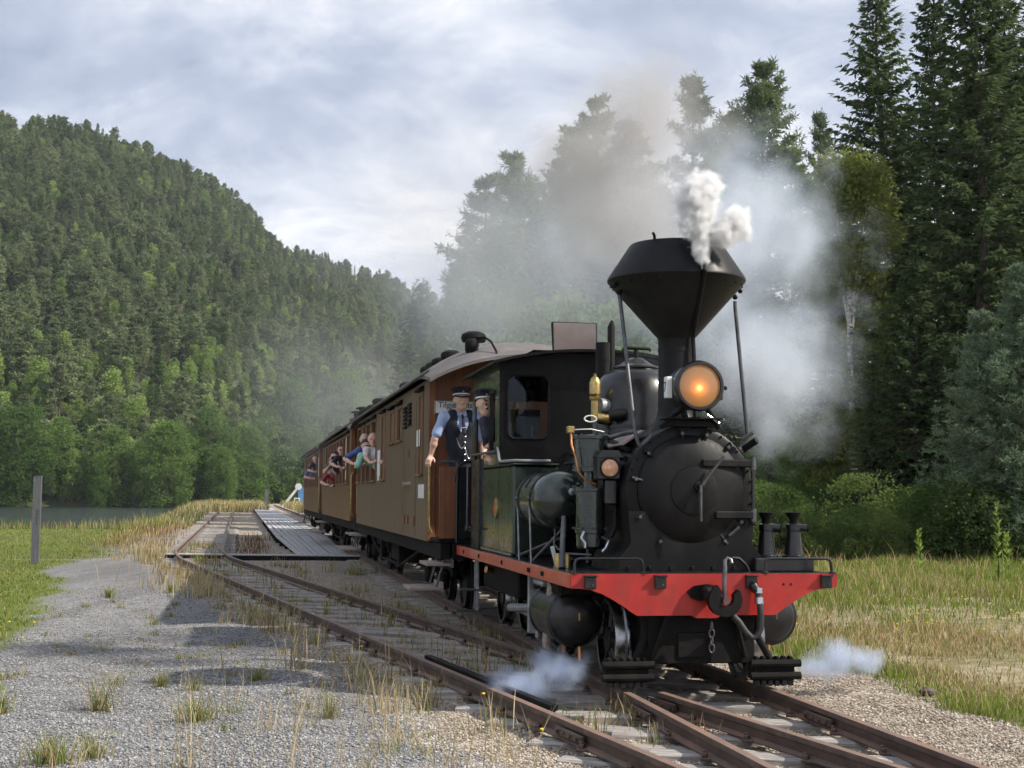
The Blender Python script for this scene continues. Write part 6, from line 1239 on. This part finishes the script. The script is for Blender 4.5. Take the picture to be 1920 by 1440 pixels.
X, Y = persp(g, 9000, -.26, -.10, 120, 190, 1.1); k = np.abs(X - main_x(Y)) > 1.3; X, Y = X[k], Y[k]; n = len(X)
grass_obj('far_grass', on_ground(X, Y), g.uniform(.4, 1.1, n), np.full(n, .09), g.uniform(.1, .4, n), palette(g, n, [STRAW, PALE, OLIVE], [4, 2, 3]), 'dry grass round the far end of the boardwalk', 'grass')
# meadow right of the train
X, Y = persp(g, 330000, .0, .60, 7.5, 46, 1.35); d = X - main_x(Y); wob = fbm(X, Y, .9, 11, 5) - .5
fr = smooth(1.95, 2.25, d + .9 * wob) ; patch = fbm(X, Y, .35, 61, 4); bare = smooth(.30, .44, patch) * smooth(27, 17, Y) * smooth(2.7, 3.3, d); edge = smooth(3.2, 2.2, d)
k = g.uniform(size=len(X)) < fr * (1 - .92 * bare) * (.45 + .55 * vnoise(X, Y, 2.2, 71)); X, Y, d, patch, bare, edge = (q[k] for q in (X, Y, d, patch, bare, edge)); n = len(X); back = smooth(14, 24, Y)
hh = (.035 + .09 * g.uniform(size=n) ** 2 + .17 * back * g.uniform(.3, 1, n)) * (.55 + .9 * vnoise(X, Y, .9, 72)); tall = (g.uniform(size=n) < .015); hh = np.where(tall, hh * 1.9 + .12, hh)
gr = np.clip(.85 * edge + .72 * back + .9 * (vnoise(X, Y, .45, 75) - .42), .06, .95); pick = g.uniform(size=n) < gr
cc = np.where(pick[:, None], palette(g, n, [GREEN, LUSH, OLIVE], [4, 3, 4]), palette(g, n, [STRAW, PALE, OLIVE, RED], [5, 3, 3, .35])); cc = np.where(tall[:, None], np.array(STRAW) * 1.1, cc)
grass_obj('meadow_grass', on_ground(X, Y), hh, .004 + .00045 * Y, g.uniform(.1, .65, n), cc, 'rough meadow of green and straw-coloured grass right of the train', 'grass')
# dry grass and weeds along the siding
def clumps(g, C, n, spread, h0, h1, cols, wts, wdt=.005, lean=(.05, .45)):
    idx = g.integers(0, len(C), n); X = C[idx, 0] + g.normal(size=n) * spread; Y = C[idx, 1] + g.normal(size=n) * spread; hsc = (.6 + .8 * ((idx * 7919) % 97) / 97.); return on_ground(X, Y), g.uniform(h0, h1, n) * hsc, wdt + .00035 * Y, g.uniform(*lean, n), palette(g, n, cols, wts)
Yc = g.uniform(9.5, 40, 62); C = np.stack([side_x(Yc) - .85 - np.abs(g.normal(size=62)) * .35, Yc], 1)
grass_obj('siding_grass', *clumps(g, C, 1700, .11, .06, .38, [STRAW, PALE, OLIVE, RED], [5, 4, 3, .5]), 'tufts of dry straw grass along the left rail of the siding', 'grass')
Yc = g.uniform(9, 44, 110); C = np.stack([side_x(Yc) + g.uniform(-.45, .45, 110), Yc], 1); Yd = g.uniform(12, 32, 60); C = np.concatenate([C, np.stack([main_x(Yd) - .75 - g.uniform(0, 1, 60) * (main_x(Yd) - side_x(Yd) - 1.4), Yd], 1)])
grass_obj('track_weeds', *clumps(g, C, 3200, .09, .05, .26, [OLIVE, GREEN, STRAW, PALE, RED], [3, 2, 4, 2, .6]), 'low weeds growing between the rails of the siding', 'weeds')
Yc = np.concatenate([g.uniform(21, 26, 7), g.uniform(33, 40, 14)]); C = np.stack([side_x(Yc) - 1.0 - g.uniform(0, 1.0, len(Yc)), Yc], 1)
grass_obj('tall_dry_grass', *clumps(g, C, 420, .30, .15, .42, [STRAW, PALE], [1, 1.4], .006), 'tall pale dry grass beside the siding bend', 'grass')
Yc = g.uniform(41, 66, 60); C = np.stack([side_x(Yc) - 1.3 - g.uniform(0, 2.0, 60), Yc], 1)
grass_obj('red_sorrel', *clumps(g, C, 1500, .35, .08, .32, [RED, (.26, .17, .07), STRAW, PALE], [3, 3, 3, 2], .008), 'rust-red sorrel along the siding beyond the bend', 'weeds')
Yc = g.uniform(37, 50, 22); C = np.stack([side_x(Yc) + 1.1 + g.uniform(0, .6, 22), Yc], 1)
grass_obj('rust_weeds', *clumps(g, C, 320, .18, .10, .30, [(.20, .11, .06), RED, OLIVE], [3, 1, 1], .008), 'rust-brown weeds between siding and boardwalk', 'weeds')
# thin dry stalks in the gravel
Xc = g.uniform(-2.6, .2, 34); Yc = g.uniform(7.2, 14, 34); k = Xc < side_x(Yc) - .8; C = np.stack([Xc[k], Yc[k]], 1)
grass_obj('gravel_stalks', *clumps(g, C, 420, .10, .15, .48, [PALE, STRAW], [2, 1], .0025, (.05, .7)), 'thin dry stalks growing through the gravel', 'grass')
Xc = g.uniform(-6, 0, 260); Yc = 7 + 22 * g.uniform(size=260) ** 1.5; k = (Xc < side_x(Yc) - .9) & (Xc > lawn_edge(Yc)); C = np.stack([Xc[k], Yc[k]], 1)
grass_obj('gravel_weeds', *clumps(g, C, 2600, .05, .02, .09, [OLIVE, GREEN, RED, STRAW], [3, 3, 1, 3], .004, (.2, .9)), 'tiny low weeds dotted over the gravel', 'weeds')
# yellow flower heads
X, Y = persp(g, 900, -.60, -.22, 9, 32); k = (X < lawn_edge(Y) + .3) & (vnoise(X, Y, .35, 81) > .62); X, Y = X[k], Y[k]; X2, Y2 = persp(g, 420, .12, .5, 9, 26); k = (X2 > main_x(Y2) + 2.4) & (vnoise(X2, Y2, .4, 83) > .5); X = np.concatenate([X, X2[k], side_x(np.array([9.2, 10.5, 12.0, 14.])) - np.array([.8, .75, .9, .8])]); Y = np.concatenate([Y, Y2[k], [9.2, 10.5, 12.0, 14.]]); P0 = on_ground(X, Y) + np.stack([0 * X, 0 * X, g.uniform(.08, .22, len(X))], 1)
mb = MB(); fl = MB()
for p in P0: fl.ball(p, .017, 6, (1, 1, .5))
pmat('flower_yellow', (.75, .55, .03), .7, var=.1); fl.build('yellow_flowers', 'flower_yellow', None, False); tag(bpy.data.objects['yellow_flowers'], 'scattered small yellow flowers in the grass', 'flowers', None, 'stuff')
# single tufts that stand alone on the gravel
TUFT = []
for k_ in range(5):
    gg = np.random.default_rng(200 + k_); n = (150, 90, 110, 200, 60)[k_]; r_ = np.abs(gg.normal(size=n)) * (.028 + .010 * k_); a = gg.uniform(0, 6.28, n); P0 = np.stack([np.cos(a) * r_, np.sin(a) * r_, 0 * a - .01], 1)
    V, F, Cc = blades(P0, gg.uniform(.05, .17 if k_ != 2 else .30, n), np.full(n, .0035), gg.uniform(.15, .95, n), palette(gg, n, [OLIVE, GREEN, STRAW, PALE], [4, 3, 2.5 if k_ != 2 else 6, 1]), gg); TUFT.append(np_mesh('tuft', V, F, 'grass', False, Cc))
spots = [(205, 1325, 2, 1.5), (318, 1283, 0, 1.1), (375, 1290, 1, 1.3), (385, 1345, 3, 1.7), (195, 1415, 1, 1.5), (120, 1425, 3, 1.6), (215, 1120, 0, 1.6), (300, 1168, 1, 1.1), (205, 1218, 4, 1.0), (495, 1270, 3, 1.1), (628, 1340, 2, 1.1), (20, 1330, 0, 1.4), (740, 1405, 4, 1.0), (455, 1330, 4, .9), (330, 1108, 0, 1.5), (232, 1278, 4, 1.0)]
TL = ['leftmost bushy', 'rounded', 'spiky', 'widest', 'lowest left', 'corner', 'farthest left', 'farthest small', 'tiny left', 'lone middle', 'straw-coloured', 'lawn-side', 'bottom middle', 'flat', 'path-end', 'thin']
for (u, v, k_, s), w_ in zip(spots, TL):
    dy = (v - 930 + (u - 960) * -.009) / 2600; Y = (CAM_H - GZ) / max(dy, .01); X = (u - 960) / 2600 * Y
    o = inst('grass_tuft', TUFT[k_], None, (X, Y, float(ground_z(X, Y))), (0, 0, u), s); tag(o, f'{w_} green grass tuft growing alone in the grey gravel', 'grass tuft', 'grass tufts in the gravel')
# tall leafy weeds at the meadow edge
def weed(X, Y, H, label):
    gg = np.random.default_rng(int(H * 1000)); z0 = float(ground_z(X, Y)); o = empty('tall_weed', (X, Y, z0), 0, label, 'plant', 'tall leafy weeds in the meadow'); MB().tube([(0, 0, -.05), (.02, 0, H * .5), (.0, .02, H)], [.02, .015, .006], 6).build('stem', 'bush_leaves', o)
    n = 90; t = gg.uniform(.08, 1, n); a = gg.uniform(0, 6.28, n); P0 = np.stack([0 * t, 0 * t, t * H], 1); D = np.stack([np.cos(a), np.sin(a), .5 + .8 * t], 1); V, F = diamonds(P0, D, (.17 - .07 * t) * gg.uniform(.6, 1.4, n), np.full(n, .022), rnd_unit(gg, n)); o2 = inst('leaves', np_mesh('leaves', V, F, 'weed_leaves'), o)
leafmat('weed_leaves', (.20, .28, .06), (.30, .40, .10), .45, 2.)
for u, Y, H, lab in ((1868, 27, 1.55, 'tall pale green leafy weed standing alone near the right edge'), (1722, 31, .95, 'small leafy weed in the middle of the meadow'), (1885, 29, .9, 'short leafy weed behind the tall pale weed')): weed(at_px(u, Y), Y, H, lab)
# loose stones
def stones(name, X, Y, s0, s1, label, mat, seed):
    g = np.random.default_rng(seed); n = len(X); base = np.array([(1, 0, 0), (0, 1, 0), (-1, 0, 0), (0, -1, 0), (0, 0, 1), (0, 0, -.6)]); f = np.array([(0, 1, 4), (1, 2, 4), (2, 3, 4), (3, 0, 4), (1, 0, 5), (2, 1, 5), (3, 2, 5), (0, 3, 5)])
    S = g.uniform(s0, s1, n)[:, None, None] * g.uniform(.6, 1.25, (n, 6, 3)) * np.array([1, 1, .62]); V = base[None] * S; a = g.uniform(0, 6.283, n); c, s = np.cos(a)[:, None], np.sin(a)[:, None]; V = np.stack([V[..., 0] * c - V[..., 1] * s, V[..., 0] * s + V[..., 1] * c, V[..., 2]], -1)
    V = V + on_ground(X, Y)[:, None] + np.array([0, 0, .012]); F = (f[None] + 6 * np.arange(n)[:, None, None]).reshape(-1, 3); o = link(bpy.data.objects.new(name, np_mesh(name, V.reshape(-1, 3), F, mat))); tag(o, label, 'gravel', None, 'stuff')
def stonemat(name, stops):
    m, t, b = new_mat(name); geo = nd(t, 'ShaderNodeNewGeometry'); t.links.new(ramp(t, geo.outputs['Random Per Island'], stops), b.inputs['Base Color']); b.inputs['Roughness'].default_value = .9
stonemat('grey_stone', [(0, (.125, .127, .133)), (.45, (.20, .20, .203)), (.8, (.285, .283, .28)), (1, (.45, .445, .44))]); stonemat('tan_stone', [(0, (.17, .135, .10)), (.45, (.32, .265, .205)), (.8, (.45, .395, .325)), (1, (.62, .58, .52))])
X, Y = persp(g, 110000, -.50, .10, 6.8, 24, 1.9); wob = fbm(X, Y, .9, 11, 5) - .5; k = (X < side_x(Y) - 1.25 - 1.0 * wob) & (X > lawn_edge(Y) + 1.1 * wob); stones('gravel_stones', X[k], Y[k], .006, .017, 'loose grey gravel of the path in the foreground', 'grey_stone', 3)
X, Y = persp(g, 130000, -.34, .46, 6.8, 22, 1.9); wob = fbm(X, Y, .9, 11, 5) - .5; k = (X > side_x(Y) - 1.5 - 1.0 * wob) & (X - main_x(Y) < 2.1 - .9 * wob); k &= (np.abs(np.abs(X - main_x(Y)) - G2) > .06) & (np.abs(np.abs(X - side_x(Y)) - G2) > .07) & (vnoise(X, Y, 1.3, 91) + .3 * g.uniform(size=len(X)) > .38); stones('ballast_stones', X[k], Y[k], .006, .018, 'loose tan ballast stones around the tracks', 'tan_stone', 4)
o = inst('lone_stone', MB().ball((0, 0, 0), .06, 10, (1.2, .9, .7)).mesh('lone_stone', 'bark'), None, (3.45, 11.6, GZ + .03)); tag(o, 'single dark stone lying on the tan gravel right of the rail', 'stone')
# ------------------------------------------------------------------ smoke and steam (real volumes)
def volmat(name, color, dens, aniso, build, absorb=None, step=1.):
    m = bpy.data.materials.new(name); m.use_nodes = True; t = m.node_tree; t.nodes.clear(); o = nd(t, 'ShaderNodeOutputMaterial'); pv = nd(t, 'ShaderNodeVolumePrincipled')
    pv.inputs['Color'].default_value = (*color, 1); pv.inputs['Anisotropy'].default_value = aniso
    if absorb: pv.inputs['Absorption Color'].default_value = (*absorb, 1)
    tcn = nd(t, 'ShaderNodeTexCoord'); d = build(t, tcn.outputs['Object']); 
    if d is None: pv.inputs['Density'].default_value = dens
    else: t.links.new(mth(t, 'MULTIPLY', d, dens), pv.inputs['Density'])
    t.links.new(pv.outputs[0], o.inputs['Volume']); m.cycles.volume_step_rate = step; MATS[name] = m; return m
def blob(t, P_, c, r):
    mp = nd(t, 'ShaderNodeVectorMath', operation='SUBTRACT'); t.links.new(P_, mp.inputs[0]); mp.inputs[1].default_value = c
    dv = nd(t, 'ShaderNodeVectorMath', operation='DIVIDE'); t.links.new(mp.outputs[0], dv.inputs[0]); dv.inputs[1].default_value = r
    ln = nd(t, 'ShaderNodeVectorMath', operation='LENGTH'); t.links.new(dv.outputs[0], ln.inputs[0]); return mth(t, 'SUBTRACT', 1., ln.outputs['Value'])
def cloud(blobs, nscale, namp, lo, hi, detail=5, rough=.6):
    def f(t, P_):
        n = noise(t, P_, nscale, detail, rough); acc = None
        for c, r in blobs:
            b_ = blob(t, P_, c, r); acc = b_ if acc is None else mth(t, 'MAXIMUM', acc, b_)
        s = mth(t, 'ADD', acc, mth(t, 'MULTIPLY', mth(t, 'SUBTRACT', n, .5), namp))
        mr = nd(t, 'ShaderNodeMapRange', interpolation_type='SMOOTHSTEP'); t.links.new(s, mr.inputs[0]); mr.inputs[1].default_value = lo; mr.inputs[2].default_value = hi; return mr.outputs[0]
    return f
def domain(name, lo, hi, mat, label, cat):
    c = [(a + b) / 2 for a, b in zip(lo, hi)]; o = MB().span([a - q for a, q in zip(lo, c)], [b - q for b, q in zip(hi, c)]).build(name, mat, None, False); o.location = c; tag(o, label, cat, None, 'stuff'); return Vector(c)
def rel(c, bl): return [(tuple(Vector(p) - Vector(c)), r) for p, r in bl]
def vol(name, lo, hi, bl, color, dens, aniso, ns, na, l0, h0, label, cat, absorb=None, step=1., detail=5):
    c = [(a + b) / 2 for a, b in zip(lo, hi)]; volmat(name, color, dens, aniso, cloud(rel(c, bl), ns, na, l0, h0, detail), absorb, step); domain(name, lo, hi, name, label, cat)
# white jet in front of the stack
J = LO.matrix_basis @ Vector((.045, .19, 3.30))
jb = [((0, 0, .07), (.06, .06, .11)), ((-.015, .01, .19), (.095, .09, .14)), ((-.05, .03, .36), (.17, .14, .20)), ((-.05, .05, .55), (.20, .17, .20)), ((.02, .05, .62), (.15, .13, .16)), ((.16, .05, .27), (.16, .13, .14)), ((.27, .07, .33), (.13, .11, .17))]
vol('steam_jet', (J.x - .36, J.y - .22, J.z - .04), (J.x + .50, J.y + .30, J.z + .86), [((J.x + p[0], J.y + p[1], J.z + p[2]), tuple(q * 1.18 for q in r)) for p, r in jb], (1, 1, 1), 75, .0, 11., 1.9, .10, 1.05, 'dense white jet of steam rising in front of the chimney', 'steam', None, .16, 9)
vol('smoke_cloud', (-.3, 12.3, 1.6), (4.6, 18.0, 6.4), [((2.0, 14.4, 4.0), (1.75, 1.9, 1.6)), ((2.7, 14.6, 2.9), (1.05, 1.6, 1.3))], (.70, .78, .90), 1.75, .1, 1.5, 2.3, .12, 1.15, 'broad blue-grey cloud of smoke and steam behind the chimney', 'smoke', (.30, .27, .24), .4, 7)
vol('brown_smoke', (-.8, 11.6, 3.0), (3.0, 14.4, 6.6), [((1.1, 12.3, 3.9), (.9, .6, .75)), ((.9, 12.8, 4.6), (1.3, .9, .95)), ((1.2, 13.1, 5.2), (.8, .8, .8))], (.37, .36, .355), 3.0, .1, 1.5, 1.9, .05, 1.05, 'brown-grey coal smoke rolling out of the chimney top', 'smoke', (.42, .40, .38), .4, 6)
vol('smoke_veil', (-3.6, 20.5, 3.6), (4.8, 34, 10.5), [((.9, 27, 6.2), (3.6, 6, 3.0)), ((-.8, 26, 5.2), (2.4, 5, 1.7))], (.62, .68, .76), .17, .1, .42, 1.9, .05, 1.1, 'veil of blue-grey smoke hanging above the front carriage', 'smoke', (.34, .30, .27), .5, 6)
vol('drifting_smoke', (-11, 19, 1.5), (5, 52, 13.5), [((-.5, 26, 4.0), (3.5, 7, 2.4)), ((-5.0, 42, 4.4), (4.0, 9, 3.2)), ((-2.0, 36, 8.6), (4.6, 12, 2.6)), ((3.2, 34, 10.0), (2.0, 10, 3.2))], (.62, .64, .68), .045, .1, .18, 1.9, .0, 1.05, 'thin brownish smoke drifting over the train towards the hill', 'smoke', (.40, .32, .25), 1.)
for nm, bl, lab in (('cylinder_steam', [((.36, 10.85, .12), (.28, .3, .20)), ((.10, 10.75, .02), (.34, .34, .17))], 'bluish puff of steam from the left cylinder above the rails'), ('cylinder_steam', [((2.52, 11.65, .07), (.20, .25, .12)), ((2.74, 11.75, .13), (.26, .3, .20)), ((2.98, 11.8, .10), (.18, .25, .13))], 'bluish puff of steam from the right cylinder over the gravel')):
    lo = [min(c[i] - r[i] * 1.8 for c, r in bl) for i in range(3)]; hi = [max(c[i] + r[i] * 1.8 for c, r in bl) for i in range(3)]; vol(nm, lo, hi, bl, (.74, .83, 1.0), 7., .1, 4.2, 2.3, .05, 1.0, lab, 'steam', None, .35)
# faint summer haze over the valley
hz = MB().span((-2200, -60, -8), (2200, 2100, 300)).build('haze', None, None, False); tag(hz, 'faint pale haze over the whole valley', 'haze', None, 'stuff')
hm = bpy.data.materials.new('haze'); hm.use_nodes = True; ht = hm.node_tree; ht.nodes.clear(); ho_ = nd(ht, 'ShaderNodeOutputMaterial'); pv_ = nd(ht, 'ShaderNodeVolumePrincipled'); pv_.inputs['Color'].default_value = (.80, .86, .95, 1); pv_.inputs['Density'].default_value = .00013; pv_.inputs['Anisotropy'].default_value = .2; ht.links.new(pv_.outputs[0], ho_.inputs['Volume']); hz.data.materials.append(hm)
